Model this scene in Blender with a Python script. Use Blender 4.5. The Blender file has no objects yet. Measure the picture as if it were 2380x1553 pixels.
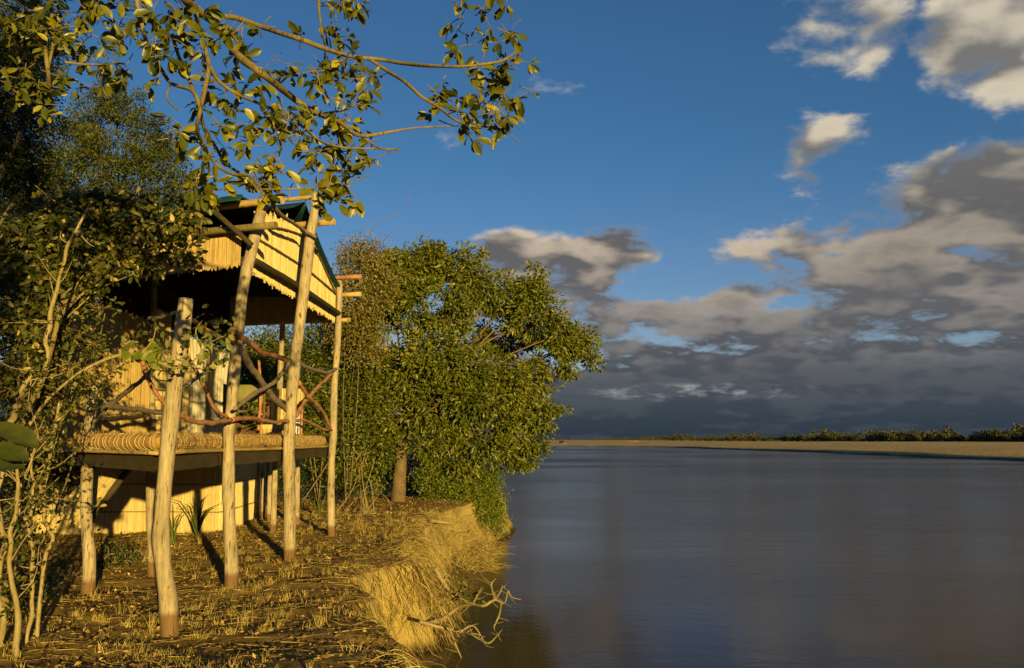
import bpy, math
import numpy as np
from mathutils import Vector

C = bpy.context.scene.collection
RNG = np.random.default_rng(7)
R = math.radians

# ------------------------------------------------------------------ camera, sky, sun, exposure
SUN_AZ = R(22.0)          # how far right of straight-behind-the-camera the sun stands
SUN_EL = R(5.5)
SUN_STRENGTH = 5.0
SUN_COLOR = (1.0, 0.74, 0.245)
SKY_STRENGTH = 0.085
EXPOSURE = 0.75
CAM_H = 2.0
FPX = 2061.0              # focal length in px of a 2380 px wide frame
PITCH = math.atan((1023 - 776.5) / FPX)

scene = bpy.context.scene
cam_d = bpy.data.cameras.new("camera")
cam_d.sensor_width = 36.0
cam_d.lens = 36.0 * FPX / 2380.0
cam_d.clip_start = 0.05
cam_d.clip_end = 30000
cam = bpy.data.objects.new("camera", cam_d)
C.objects.link(cam)
cam.location = (0, 0, CAM_H)
cam.rotation_euler = (math.pi / 2 + PITCH, 0, 0)
scene.camera = cam
scene.view_settings.view_transform = 'Standard'
scene.view_settings.look = 'None'
scene.view_settings.exposure = EXPOSURE
scene.view_settings.gamma = 1.0
scene.cycles.use_denoising = True
scene.cycles.max_bounces = 6
scene.cycles.transparent_max_bounces = 6
scene.cycles.sample_clamp_indirect = 3.0


class NT:
    """tiny helper to write node trees"""
    def __init__(self, tree):
        self.t = tree
        tree.nodes.clear()

    def n(self, kind, **kw):
        nd = self.t.nodes.new(kind)
        for k, v in kw.items():
            setattr(nd, k, v)
        return nd

    def put(self, sock, v):
        if v is None:
            return
        if isinstance(v, bpy.types.NodeSocket):
            self.t.links.new(v, sock)
        else:
            sock.default_value = v

    def m(self, op, a, b=None, c=None, clamp=False):
        nd = self.n('ShaderNodeMath', operation=op, use_clamp=clamp)
        self.put(nd.inputs[0], a); self.put(nd.inputs[1], b); self.put(nd.inputs[2], c)
        return nd.outputs[0]

    def vm(self, op, a, b=None):
        nd = self.n('ShaderNodeVectorMath', operation=op)
        self.put(nd.inputs[0], a)
        if b is not None:
            self.put(nd.inputs[1], b)
        return nd.outputs[0]

    def sm(self, v, a, b, lo=0.0, hi=1.0):
        nd = self.n('ShaderNodeMapRange', interpolation_type='SMOOTHSTEP')
        self.put(nd.inputs[0], v); self.put(nd.inputs[1], a); self.put(nd.inputs[2], b)
        self.put(nd.inputs[3], lo); self.put(nd.inputs[4], hi)
        return nd.outputs[0]

    def noise(self, vec, scale, detail=4.0, rough=0.55, dist=0.0):
        nd = self.n('ShaderNodeTexNoise')
        self.put(nd.inputs['Vector'], vec)
        nd.inputs['Scale'].default_value = scale
        nd.inputs['Detail'].default_value = detail
        nd.inputs['Roughness'].default_value = rough
        nd.inputs['Distortion'].default_value = dist
        return nd.outputs['Fac']

    def mix(self, f, a, b, blend='MIX'):
        nd = self.n('ShaderNodeMix', data_type='RGBA', blend_type=blend)
        self.put(nd.inputs[0], f); self.put(nd.inputs[6], a); self.put(nd.inputs[7], b)
        return nd.outputs[2]

    def ramp(self, f, stops):
        nd = self.n('ShaderNodeValToRGB')
        el = nd.color_ramp.elements
        while len(el) < len(stops):
            el.new(0.5)
        for e, (p, c) in zip(el, stops):
            e.position = p
            e.color = (*c, 1.0)
        self.put(nd.inputs[0], f)
        return nd.outputs[0]

    def comb(self, x, y, z):
        nd = self.n('ShaderNodeCombineXYZ')
        self.put(nd.inputs[0], x); self.put(nd.inputs[1], y); self.put(nd.inputs[2], z)
        return nd.outputs[0]


def col(r, g, b):
    return (r, g, b, 1.0)


def build_world():
    w = bpy.data.worlds.new("World")
    scene.world = w
    w.use_nodes = True
    t = NT(w.node_tree)
    sky = t.n('ShaderNodeTexSky', sky_type='NISHITA')
    sky.sun_disc = False
    sky.sun_elevation = SUN_EL
    sky.sun_rotation = math.pi - SUN_AZ
    sky.altitude = 600
    sky.air_density = 1.0
    sky.dust_density = 0.3
    sky.ozone_density = 4.0
    co = t.n('ShaderNodeTexCoord').outputs['Generated']
    sep = t.n('ShaderNodeSeparateXYZ'); t.put(sep.inputs[0], co)
    x, y, z = sep.outputs
    az = t.m('MULTIPLY', t.m('ARCTAN2', x, y), 180 / math.pi)
    el = t.m('MULTIPLY', t.m('ARCSINE', z), 180 / math.pi)
    # clouds live on a flat layer high up: plane coordinates
    zz = t.m('ADD', t.m('MAXIMUM', z, 0.0), 0.27)
    pv = t.comb(t.m('DIVIDE', x, zz), t.m('DIVIDE', y, zz), 0.0)
    zz2 = t.m('ADD', t.m('MAXIMUM', t.m('ADD', z, 0.020), 0.0), 0.27)   # a little higher up the sky
    pv2 = t.comb(t.m('DIVIDE', x, zz2), t.m('DIVIDE', y, zz2), 0.0)
    zz3 = t.m('ADD', t.m('MAXIMUM', t.m('ADD', z, 0.045), 0.0), 0.27)
    pv3 = t.comb(t.m('DIVIDE', x, zz3), t.m('DIVIDE', y, zz3), 0.0)
    off = (8.2, 4.1, 1.4)

    def dens(p, det=7.0, rough=0.58):
        p = t.vm('ADD', p, off)
        big = t.noise(p, 3.0, 2.0, 0.5)
        fine = t.noise(p, 8.2, det, rough, 0.15)
        return t.m('ADD', t.m('MULTIPLY', big, 0.45), t.m('MULTIPLY', fine, 0.55))

    # wobble for the coverage outline
    wob = t.m('MULTIPLY', t.m('SUBTRACT', t.noise(co, 9.0, 3.0), 0.5), 4.0)
    top = t.m('ADD', t.sm(az, 15.0, 25.0, 12.6, 17.5), wob)
    below = t.m('SUBTRACT', top, el)                      # degrees under the top of the cloud bank
    bank = t.m('ADD', t.sm(below, -1.5, 3.5, 0.0, 0.64), t.sm(below, 4.0, 9.0, 0.0, 0.12))
    bank = t.m('MULTIPLY', bank, t.sm(az, -9.0, 1.0, 0.35, 1.0))
    bank = t.m('ADD', bank, t.sm(el, 6.0, 1.5, 0.0, 0.8))

    def blob(a0, e0, ra, re, amp):
        da = t.m('DIVIDE', t.m('SUBTRACT', az, a0), ra)
        de = t.m('DIVIDE', t.m('SUBTRACT', el, e0), re)
        q = t.m('ADD', t.m('MULTIPLY', da, da), t.m('MULTIPLY', de, de))
        return t.sm(q, 1.0, 0.0, 0.0, amp)

    blobs = [(31.0, 22.6, 7.6, 5.4, 0.80), (21.0, 24.5, 6.5, 4.2, 0.56), (19.6, 17.0, 4.4, 3.6, 0.50),
             (3.0, 10.6, 11.0, 3.6, 0.70), (1.0, 11.8, 6.0, 2.4, 0.78), (7.0, 12.2, 5.0, 2.2, 0.74), (28.5, 13.6, 7.5, 4.2, 0.84), (17.0, 11.5, 7.0, 3.0, 0.62)]
    cov = bank
    for b in blobs:
        cov = t.m('MAXIMUM', cov, blob(*b))
    # small clear holes low on the left of the bank
    for b in ((3.2, 5.4, 3.6, 1.7, 0.42), (9.8, 6.6, 3.0, 0.8, 0.3), (10.0, 9.9, 4.5, 1.5, 0.32), (17.0, 8.4, 2.5, .7, .25)):
        cov = t.m('SUBTRACT', cov, blob(*b))
    d0 = dens(pv)
    d1 = dens(pv2)
    d2 = dens(pv3)
    cc = t.m('MULTIPLY', t.m('SUBTRACT', cov, 0.5), 0.40)
    thick = t.m('ADD', d0, cc)
    alpha = t.m('MULTIPLY', t.sm(thick, 0.435, 0.57), t.sm(thick, 0.42, 0.56, 0.6, 1.0))
    # cloud brightness: sunlit shoulders where less cloud lies above, slate bases
    rise = t.m('ADD', t.m('MULTIPLY', t.m('SUBTRACT', d0, d1), 1.0), t.m('MULTIPLY', t.m('SUBTRACT', d0, d2), 0.6))
    s0, s2 = dens(pv, 2.0, 0.42), dens(pv3, 2.0, 0.42)
    rise = t.m('ADD', t.m('MULTIPLY', t.m('SUBTRACT', s0, s2), 1.25), t.m('MULTIPLY', t.m('SUBTRACT', d0, d1), 0.85))
    lump = t.noise(t.vm('ADD', pv, (7.1, 0.4, 3.2)), 6.0, 4.0, 0.5)
    litf = t.sm(t.m('ADD', rise, t.m('MULTIPLY', t.m('SUBTRACT', lump, 0.5), 0.24)), -0.13, 0.20)
    thin = t.sm(thick, 0.80, 0.50)
    edge_ = t.sm(below, 6.0, -1.0, 0.0, 1.0)
    litf = t.m('MULTIPLY', litf, t.m('ADD', 0.17, t.m('ADD', t.m('MULTIPLY', thin, 0.40), t.m('MULTIPLY', edge_, 0.50))))
    litf = t.m('ADD', litf, t.sm(thick, 0.56, 0.46, 0.0, 0.30))
    high = t.sm(el, 1.0, 9.0, 0.55, 1.0)
    litf = t.m('MULTIPLY', litf, high, clamp=True)
    dark = t.ramp(t.m('DIVIDE', el, 26.0), [(0.0, (0.024, 0.040, 0.060)), (0.12, (0.060, 0.074, 0.094)),
                                            (0.32, (0.13, 0.13, 0.138)), (0.5, (0.13, 0.128, 0.13)), (0.8, (0.19, 0.185, 0.18))])
    lit = t.ramp(t.m('DIVIDE', el, 26.0), [(0.0, (0.20, 0.23, 0.26)), (0.2, (0.36, 0.34, 0.33)),
                                           (0.42, (0.60, 0.49, 0.37)), (0.8, (0.68, 0.60, 0.46))])
    ccol = t.mix(litf, dark, lit)
    # pale crack low in the bank
    crack = t.m('MULTIPLY', blob(12.0, 3.0, 8.5, 0.7, 1.0), t.sm(t.noise(t.comb(az, t.m('MULTIPLY', el, 3.0), 0.0), 0.5, 5.0, 0.6), 0.45, 0.80))
    ccol = t.mix(crack, ccol, col(0.45, 0.50, 0.50))
    # clear sky
    hue = t.mix(1.0, sky.outputs[0], t.mix(t.sm(el, 20.0, 5.0), col(0.92, 0.93, 0.90), col(1.55, 1.02, 0.96)), 'MULTIPLY')
    bg1 = t.n('ShaderNodeBackground'); t.put(bg1.inputs[0], hue); bg1.inputs[1].default_value = SKY_STRENGTH
    bg2 = t.n('ShaderNodeBackground'); t.put(bg2.inputs[0], ccol); bg2.inputs[1].default_value = 0.58
    mx = t.n('ShaderNodeMixShader')
    t.put(mx.inputs[0], alpha)
    t.t.links.new(bg1.outputs[0], mx.inputs[1])
    t.t.links.new(bg2.outputs[0], mx.inputs[2])
    out = t.n('ShaderNodeOutputWorld')
    t.t.links.new(mx.outputs[0], out.inputs[0])


build_world()

sun_d = bpy.data.lights.new("sun", 'SUN')
sun_d.energy = SUN_STRENGTH
sun_d.color = SUN_COLOR
sun_d.angle = R(0.53)
sun = bpy.data.objects.new("sun", sun_d)
C.objects.link(sun)
SUN_DIR = Vector((math.sin(SUN_AZ) * math.cos(SUN_EL), -math.cos(SUN_AZ) * math.cos(SUN_EL), math.sin(SUN_EL)))
sun.rotation_euler = SUN_DIR.to_track_quat('Z', 'Y').to_euler()
sun.location = (20, -40, 20)


# ------------------------------------------------------------------ pixel to place
def P(px, py, Y):
    """the point that stands Y metres in front of the camera on the line of sight of a measured pixel"""
    u, v = px - 1190.0, 776.5 - py
    d = np.array([u, FPX * math.cos(PITCH) - v * math.sin(PITCH), FPX * math.sin(PITCH) + v * math.cos(PITCH)])
    return np.array([0, 0, CAM_H]) + d * (Y / d[1])


def PX(px, py, X):
    """same, on the upright plane x = X"""
    u, v = px - 1190.0, 776.5 - py
    d = np.array([u, FPX * math.cos(PITCH) - v * math.sin(PITCH), FPX * math.sin(PITCH) + v * math.cos(PITCH)])
    return np.array([0, 0, CAM_H]) + d * (X / d[0])


def PZ(px, py, Z):
    u, v = px - 1190.0, 776.5 - py
    d = np.array([u, FPX * math.cos(PITCH) - v * math.sin(PITCH), FPX * math.sin(PITCH) + v * math.cos(PITCH)])
    return np.array([0, 0, CAM_H]) + d * ((Z - CAM_H) / d[2])


PXM = 1.0 / FPX   # metres per px at 1 m


# ------------------------------------------------------------------ numpy noise
_perm = np.random.default_rng(3).random((64, 64, 64)).astype(np.float32)


def vnoise(x, y, z=0.0):
    x, y, z = np.broadcast_arrays(np.asarray(x, float), np.asarray(y, float), np.asarray(z, float))
    xi, yi, zi = np.floor(x).astype(int), np.floor(y).astype(int), np.floor(z).astype(int)
    fx, fy, fz = x - xi, y - yi, z - zi
    fx, fy, fz = fx * fx * (3 - 2 * fx), fy * fy * (3 - 2 * fy), fz * fz * (3 - 2 * fz)
    o = 0
    for a in (0, 1):
        for b in (0, 1):
            for c in (0, 1):
                wgt = (fx if a else 1 - fx) * (fy if b else 1 - fy) * (fz if c else 1 - fz)
                o = o + wgt * _perm[(xi + a) % 64, (yi + b) % 64, (zi + c) % 64]
    return o * 2 - 1


def fbm(x, y, z=0.0, o=4):
    s, a, f = 0, 0.5, 1.0
    for i in range(o):
        s = s + a * vnoise(np.asarray(x) * f + 13.1 * i, np.asarray(y) * f + 7.7 * i, np.asarray(z) * f)
        a *= 0.5; f *= 2.03
    return s


# ------------------------------------------------------------------ objects and meshes
def tag(o, label=None, cat=None, group=None, kind=None):
    if label: o['label'] = label
    if cat: o['category'] = cat
    if group: o['group'] = group
    if kind: o['kind'] = kind
    return o


def thing(name, loc, label, cat, group=None):
    o = bpy.data.objects.new(name, None)
    o.empty_display_size = 0.2
    C.objects.link(o)
    o.location = [float(v) for v in loc]
    return tag(o, label, cat, group)


def link(name, me, mats, parent=None):
    for m in (mats if isinstance(mats, (list, tuple)) else [mats]):
        me.materials.append(m)
    o = bpy.data.objects.new(name, me)
    C.objects.link(o)
    if parent is not None:
        o.parent = parent
        loc = Vector((0, 0, 0))
        p = parent
        while p is not None:
            loc += p.location
            p = p.parent
        o.location = -loc            # meshes are written in world coordinates
    return o


def mesh_np(name, V, F, mats, parent=None, tint=None, smooth=False, mi=None):
    V = np.asarray(V, np.float32); F = np.asarray(F, np.int32)
    me = bpy.data.meshes.new(name)
    me.vertices.add(len(V)); me.vertices.foreach_set('co', V.ravel())
    k = F.shape[1]
    me.loops.add(F.size); me.loops.foreach_set('vertex_index', F.ravel())
    me.polygons.add(len(F))
    me.polygons.foreach_set('loop_start', np.arange(0, F.size, k, dtype=np.int32))
    me.polygons.foreach_set('loop_total', np.full(len(F), k, np.int32))
    if smooth:
        me.polygons.foreach_set('use_smooth', np.ones(len(F), bool))
    if mi is not None:
        me.polygons.foreach_set('material_index', np.asarray(mi, np.int32))
    if tint is not None:
        a = me.attributes.new('tint', 'FLOAT', 'POINT')
        a.data.foreach_set('value', np.asarray(tint, np.float32))
    me.update(calc_edges=True)
    return link(name, me, mats, parent)


def catmull(pts, n):
    pts = np.asarray(pts, float)
    if len(pts) < 3:
        t = np.linspace(0, 1, n)[:, None]
        return pts[0] * (1 - t) + pts[-1] * t
    p = np.vstack([2 * pts[0] - pts[1], pts, 2 * pts[-1] - pts[-2]])
    L = np.concatenate([[0], np.cumsum(np.linalg.norm(np.diff(pts[:, :3], axis=0), axis=1))])
    out = []
    for s in np.linspace(0, L[-1] * 0.99999, n):
        i = int(np.searchsorted(L, s, side='right') - 1)
        i = min(i, len(pts) - 2)
        u = (s - L[i]) / max(L[i + 1] - L[i], 1e-9)
        a, b, c, d = p[i], p[i + 1], p[i + 2], p[i + 3]
        out.append(0.5 * ((2 * b) + (-a + c) * u + (2 * a - 5 * b + 4 * c - d) * u * u + (-a + 3 * b - 3 * c + d) * u ** 3))
    return np.array(out)


class MB:
    """collects tubes, boxes and sheets as quads / tris and links them as ONE mesh object"""
    def __init__(self):
        self.v = []; self.f = []; self.m = []; self.tn = []; self.nv = 0

    def add(self, V, F, m=0, tint=0.5):
        V = np.asarray(V, float)
        self.v.append(V)
        for q in F:
            self.f.append([int(i) + self.nv for i in q]); self.m.append(m)
        self.tn.append(np.full(len(V), tint))
        self.nv += len(V)

    def tube(self, pts, r, n=8, seg=None, rough=0.0, m=0, cap=True, tint=0.5, seed=0, smooth=True):
        """r: a radius or a list of radii along the points"""
        pts = np.asarray(pts, float)
        rr = np.full(len(pts), r, float) if np.isscalar(r) else np.interp(np.linspace(0, 1, len(pts)), np.linspace(0, 1, len(r)), r)
        if seg is None:
            seg = max(len(pts), 2)
        q = catmull(np.column_stack([pts, rr]), seg) if smooth else np.column_stack([pts, rr])
        c, rr = q[:, :3], q[:, 3]
        T = np.gradient(c, axis=0)
        T /= np.linalg.norm(T, axis=1)[:, None] + 1e-12
        up = np.array([0, 0, 1.0]) if abs(T[0, 2]) < 0.8 else np.array([1.0, 0, 0])
        N = np.cross(T[0], up); N /= np.linalg.norm(N)
        ang = np.linspace(0, 2 * math.pi, n, endpoint=False)
        V = []
        for i in range(len(c)):
            N = N - T[i] * N.dot(T[i]); N /= np.linalg.norm(N) + 1e-12
            B = np.cross(T[i], N)
            ri = rr[i]
            ring = np.cos(ang)[:, None] * N + np.sin(ang)[:, None] * B
            if rough:
                pp = c[i] + ring * ri
                k = 1 + rough * (1.1 * vnoise(pp[:, 0] * 3 + seed, pp[:, 1] * 3, pp[:, 2] * 3.2) + vnoise(pp[:, 0] * 9 + seed, pp[:, 1] * 9, pp[:, 2] * 4) + 0.5 * vnoise(pp[:, 0] * 25 + seed, pp[:, 1] * 25, pp[:, 2] * 7))
            else:
                k = np.ones(n)
            V.append(c[i] + ring * (ri * k)[:, None])
        F = []
        for i in range(len(c) - 1):
            for j in range(n):
                a, b = i * n + j, i * n + (j + 1) % n
                F.append((a, b, b + n, a + n))
        V = np.vstack(V)
        if cap:
            F.append(tuple(range(n - 1, -1, -1)))
            F.append(tuple((len(c) - 1) * n + j for j in range(n)))
        self.add(V, F, m, tint)

    def box(self, c, s, rz=0.0, m=0, tint=0.5):
        c = np.asarray(c, float); hx, hy, hz = np.asarray(s, float) / 2
        V = np.array([(x, y, z) for x in (-hx, hx) for y in (-hy, hy) for z in (-hz, hz)])
        ca, sa = math.cos(rz), math.sin(rz)
        V = np.column_stack([V[:, 0] * ca - V[:, 1] * sa, V[:, 0] * sa + V[:, 1] * ca, V[:, 2]]) + c
        self.add(V, [(0, 1, 3, 2), (4, 6, 7, 5), (0, 4, 5, 1), (2, 3, 7, 6), (0, 2, 6, 4), (1, 5, 7, 3)], m, tint)

    def prism(self, poly, z0, z1, m=0):
        n = len(poly)
        V = [(x, y, z0) for x, y in poly] + [(x, y, z1) for x, y in poly]
        F = [tuple(range(n - 1, -1, -1)), tuple(range(n, 2 * n))] + [(i, (i + 1) % n, n + (i + 1) % n, n + i) for i in range(n)]
        self.add(V, F, m)

    def sheet(self, G, m=0, thick=0.0):
        """G: grid of points [a][b] -> quads; with a thickness it becomes a closed slab"""
        G = np.asarray(G, float); a, b = G.shape[:2]
        F = [(i * b + j, i * b + j + 1, (i + 1) * b + j + 1, (i + 1) * b + j) for i in range(a - 1) for j in range(b - 1)]
        V = G.reshape(-1, 3)
        if thick:
            du = G[-1, 0] - G[0, 0]; dv = G[0, -1] - G[0, 0]
            nn = np.cross(du, dv); nn /= np.linalg.norm(nn)
            k = a * b
            F2 = [tuple(reversed([i + k for i in q])) for q in F]
            rim = [i * b for i in range(a)] + [(a - 1) * b + j for j in range(1, b)] + [i * b + b - 1 for i in range(a - 2, -1, -1)] + [j for j in range(b - 2, 0, -1)]
            Fr = [(rim[i], rim[(i + 1) % len(rim)], rim[(i + 1) % len(rim)] + k, rim[i] + k) for i in range(len(rim))]
            V = np.vstack([V, V + nn * thick]); F = F + F2 + Fr
        self.add(V, F, m)

    def build(self, name, mats, parent=None, smooth=False):
        me = bpy.data.meshes.new(name)
        V = np.vstack(self.v)
        me.from_pydata(V.tolist(), [], self.f)
        me.polygons.foreach_set('material_index', np.array(self.m, np.int32))
        if smooth:
            me.polygons.foreach_set('use_smooth', np.array([len(f) <= 4 for f in self.f], bool))
        a = me.attributes.new('tint', 'FLOAT', 'POINT')
        a.data.foreach_set('value', np.concatenate(self.tn).astype(np.float32))
        me.update()
        return link(name, me, mats, parent)


def unit(v):
    return v / (np.linalg.norm(v, axis=-1, keepdims=True) + 1e-12)


def leaf_mesh(name, pos, dirs, nrm, L, W, mats, parent=None, tint=None, big=False):
    """a mesh of many separate leaves: folded along the midrib, pointed"""
    n = len(pos)
    d = unit(dirs); s = unit(np.cross(d, nrm)); nn = np.cross(s, d)
    L = np.broadcast_to(L, n)[:, None]; W = np.broadcast_to(W, n)[:, None]
    if big:
        prof = [(0, 0, 0), (.36, 0, 0.0), (.72, 0, -.03), (1, 0, -.12), (.33, .40, .07), (.72, .50, .05), (.33, -.40, .07), (.72, -.50, .05), (.92, .24, -.03), (.92, -.24, -.03)]
        T = [(0, 1, 4), (4, 1, 2), (4, 2, 5), (5, 2, 8), (2, 3, 8), (0, 6, 1), (6, 2, 1), (6, 7, 2), (7, 9, 2), (2, 9, 3)]
    else:
        prof = [(0, 0, 0), (.5, .5, .10), (1, 0, -.05), (.5, -.5, .10)]
        T = [(0, 2, 1), (0, 3, 2)]
    k = len(prof)
    V = np.empty((n, k, 3))
    for i, (a, b, c) in enumerate(prof):
        V[:, i] = pos + d * (L * a) + s * (W * b) + nn * (L * c)
    F = (np.arange(n)[:, None, None] * k + np.array(T)[None]).reshape(-1, 3)
    tt = np.repeat(np.asarray(tint if tint is not None else RNG.random(n)), k)
    return mesh_np(name, V.reshape(-1, 3), F, mats, parent, tint=tt)


def ribbons(name, pts, w, mats, parent=None, tint=None, rng=RNG):
    """pts [N,K,3] -> N thin tapering three-sided stalks"""
    N, K = pts.shape[:2]
    T = np.gradient(pts, axis=1); T = unit(T)
    ref = unit(rng.normal(size=(N, 1, 3)))
    A = unit(np.cross(T, np.broadcast_to(ref, T.shape))); B = np.cross(T, A)
    w = np.broadcast_to(np.asarray(w), (N,))[:, None] * np.linspace(1, 0.25, K)[None, :]
    ring = []
    for a in (0, 2.094, 4.189):
        ring.append(pts + (A * math.cos(a) + B * math.sin(a)) * w[..., None] * 0.5)
    V = np.stack(ring, axis=2)            # N,K,3,3
    idx = np.arange(N * K * 3).reshape(N, K, 3)
    F = []
    for j in range(3):
        j2 = (j + 1) % 3
        F.append(np.stack([idx[:, :-1, j], idx[:, :-1, j2], idx[:, 1:, j2], idx[:, 1:, j]], -1).reshape(-1, 4))
    tt = np.repeat(tint if tint is not None else rng.random(N), K * 3)
    return mesh_np(name, V.reshape(-1, 3), np.vstack(F), mats, parent, tint=tt)


# ------------------------------------------------------------------ materials
def new_mat(name):
    m = bpy.data.materials.new(name)
    m.use_nodes = True
    t = NT(m.node_tree)
    out = t.n('ShaderNodeOutputMaterial')
    b = t.n('ShaderNodeBsdfPrincipled')
    t.t.links.new(b.outputs[0], out.inputs[0])
    return m, t, b, out


def bump(t, b, h, strength=0.5, dist=0.02):
    nd = t.n('ShaderNodeBump')
    nd.inputs['Strength'].default_value = strength
    nd.inputs['Distance'].default_value = dist
    t.put(nd.inputs['Height'], h)
    t.t.links.new(nd.outputs[0], b.inputs['Normal'])


def pos_node(t):
    return t.n('ShaderNodeNewGeometry').outputs['Position']


def tint_node(t):
    return t.n('ShaderNodeAttribute', attribute_name='tint').outputs['Fac']


def leaf_mat(name, stops, rough=0.5, trans=0.25, spec=0.35, tcol=(0.5, 0.6, 0.1)):
    m, t, b, out = new_mat(name)
    c = t.ramp(tint_node(t), stops)
    n = t.noise(pos_node(t), 22.0, 3.0)
    c = t.mix(1.0, c, t.ramp(n, [(0.3, (0.72, 0.72, 0.72)), (0.7, (1.15, 1.12, 1.0))]), 'MULTIPLY')
    t.put(b.inputs['Base Color'], c)
    b.inputs['Roughness'].default_value = rough
    b.inputs['Specular IOR Level'].default_value = spec
    tr = t.n('ShaderNodeBsdfTranslucent')
    t.put(tr.inputs[0], t.mix(0.5, c, col(*tcol), 'MULTIPLY'))
    t.put(tr.inputs[0], c)
    mx = t.n('ShaderNodeMixShader'); mx.inputs[0].default_value = trans
    t.t.links.new(b.outputs[0], mx.inputs[1]); t.t.links.new(tr.outputs[0], mx.inputs[2])
    t.t.links.new(mx.outputs[0], out.inputs[0])
    return m


def wood_mat(name, stops, stain=True, fz=1.6, fxy=20.0, rough=0.85, bs=0.6, axis=2):
    m, t, b, out = new_mat(name)
    p = pos_node(t)
    sc = [fxy] * 3; sc[axis] = fz
    v = t.vm('MULTIPLY', p, tuple(sc))
    n1 = t.noise(v, 1.0, 5.0, 0.65, 0.6)
    n2 = t.noise(p, 2.6, 5.0, 0.65)
    v3 = t.vm('MULTIPLY', p, tuple(s * 2.6 for s in sc))
    n3 = t.noise(v3, 1.0, 4.0, 0.65, 0.4)
    f = t.m('ADD', t.m('MULTIPLY', n1, 0.42), t.m('ADD', t.m('MULTIPLY', n2, 0.42), t.m('MULTIPLY', n3, 0.20)))
    c = t.ramp(f, stops)
    # weathered grey patches, dark drying cracks, pits where side branches were cut
    gp = t.noise(t.vm('MULTIPLY', p, (5.0, 5.0, 1.3)), 1.0, 4.0, 0.6)
    if stain:
        c = t.mix(t.sm(gp, 0.52, 0.68, 0.0, 0.65), c, t.ramp(n3, [(0.3, (0.10, 0.082, 0.06)), (0.7, (0.25, 0.21, 0.155))]))
    crack = t.sm(n3, 0.40, 0.31)
    c = t.mix(t.m('MULTIPLY', crack, 0.8), c, col(0.05, 0.034, 0.018))
    kn = t.n('ShaderNodeTexVoronoi'); t.put(kn.inputs['Vector'], t.vm('ADD', t.vm('MULTIPLY', p, (7.0, 7.0, 3.4)), t.comb(t.m('MULTIPLY', n2, 1.2), 0.0, t.m('MULTIPLY', n1, 1.2)))); kn.inputs['Scale'].default_value = 1.0
    pit = t.sm(kn.outputs['Distance'], 0.20, 0.09, 0.0, 0.85)
    c = t.mix(pit, c, col(0.07, 0.042, 0.02))
    if stain:
        sp = t.n('ShaderNodeSeparateXYZ'); t.put(sp.inputs[0], p)
        zz = t.m('ADD', sp.outputs[2], t.m('MULTIPLY', n2, -0.14))
        c = t.mix(t.sm(zz, 0.17, 0.08, 0.0, 0.85), c, col(0.13, 0.065, 0.024))
    t.put(b.inputs['Base Color'], c)
    b.inputs['Roughness'].default_value = rough
    b.inputs['Specular IOR Level'].default_value = 0.15
    bump(t, b, t.m('SUBTRACT', t.m('SUBTRACT', f, t.m('MULTIPLY', crack, 0.35)), t.m('MULTIPLY', pit, 0.3)), bs, 0.03)
    return m


def plain_mat(name, c, rough=0.8, spec=0.2, var=0.35, scale=8.0, stretch=(1, 1, 1), bs=0.2):
    m, t, b, out = new_mat(name)
    n = t.noise(t.vm('MULTIPLY', pos_node(t), stretch), scale, 5.0, 0.6)
    t.put(b.inputs['Base Color'], t.ramp(n, [(0.25, tuple(k * (1 - var) for k in c)), (0.75, tuple(min(k * (1 + var), 0.9) for k in c))]))
    b.inputs['Roughness'].default_value = rough
    b.inputs['Specular IOR Level'].default_value = spec
    bump(t, b, n, bs, 0.01)
    return m


def straw_mat(name, stops, rough=0.7, trans=0.15, streak=(70, 70, 7.0)):
    m, t, b, out = new_mat(name)
    n = t.noise(t.vm('MULTIPLY', pos_node(t), streak), 1.0, 4.0, 0.6)
    c = t.ramp(tint_node(t), stops)
    c = t.mix(1.0, c, t.ramp(n, [(0.25, (0.62, 0.58, 0.52)), (0.65, (1.08, 1.06, 1.0))]), 'MULTIPLY')
    t.put(b.inputs['Base Color'], c)
    b.inputs['Roughness'].default_value = rough
    b.inputs['Specular IOR Level'].default_value = 0.25
    tr = t.n('ShaderNodeBsdfTranslucent'); t.put(tr.inputs[0], c)
    mx = t.n('ShaderNodeMixShader'); mx.inputs[0].default_value = trans
    t.t.links.new(b.outputs[0], mx.inputs[1]); t.t.links.new(tr.outputs[0], mx.inputs[2])
    t.t.links.new(mx.outputs[0], out.inputs[0])
    return m


M = {}
M['post'] = wood_mat('post_wood', [(0.34, (0.14, 0.10, 0.0525)), (0.5, (0.30, 0.235, 0.1359)), (0.68, (0.46, 0.375, 0.2343))], bs=0.9)
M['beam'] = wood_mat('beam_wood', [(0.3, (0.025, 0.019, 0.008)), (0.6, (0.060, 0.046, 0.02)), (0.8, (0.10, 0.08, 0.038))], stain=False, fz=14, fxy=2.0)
M['pole'] = wood_mat('roof_pole_wood', [(0.3, (0.20, 0.13, 0.0396)), (0.55, (0.42, 0.29, 0.0924)), (0.8, (0.55, 0.40, 0.1320))], stain=False, fz=16, fxy=2.5)
M['rail'] = wood_mat('rail_bark', [(0.3, (0.16, 0.07, 0.03)), (0.55, (0.40, 0.19, 0.08)), (0.8, (0.52, 0.28, 0.13))], stain=False, fz=9, fxy=9)
M['rail_grey'] = wood_mat('rail_bark_grey', [(0.3, (0.09, 0.065, 0.045)), (0.6, (0.24, 0.19, 0.13)), (0.8, (0.36, 0.30, 0.22))], stain=False, fz=9, fxy=9)
M['bark'] = wood_mat('tree_bark', [(0.3, (0.05, 0.034, 0.018)), (0.55, (0.14, 0.098, 0.05)), (0.8, (0.25, 0.18, 0.10))], stain=False, fz=6, fxy=16)
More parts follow.
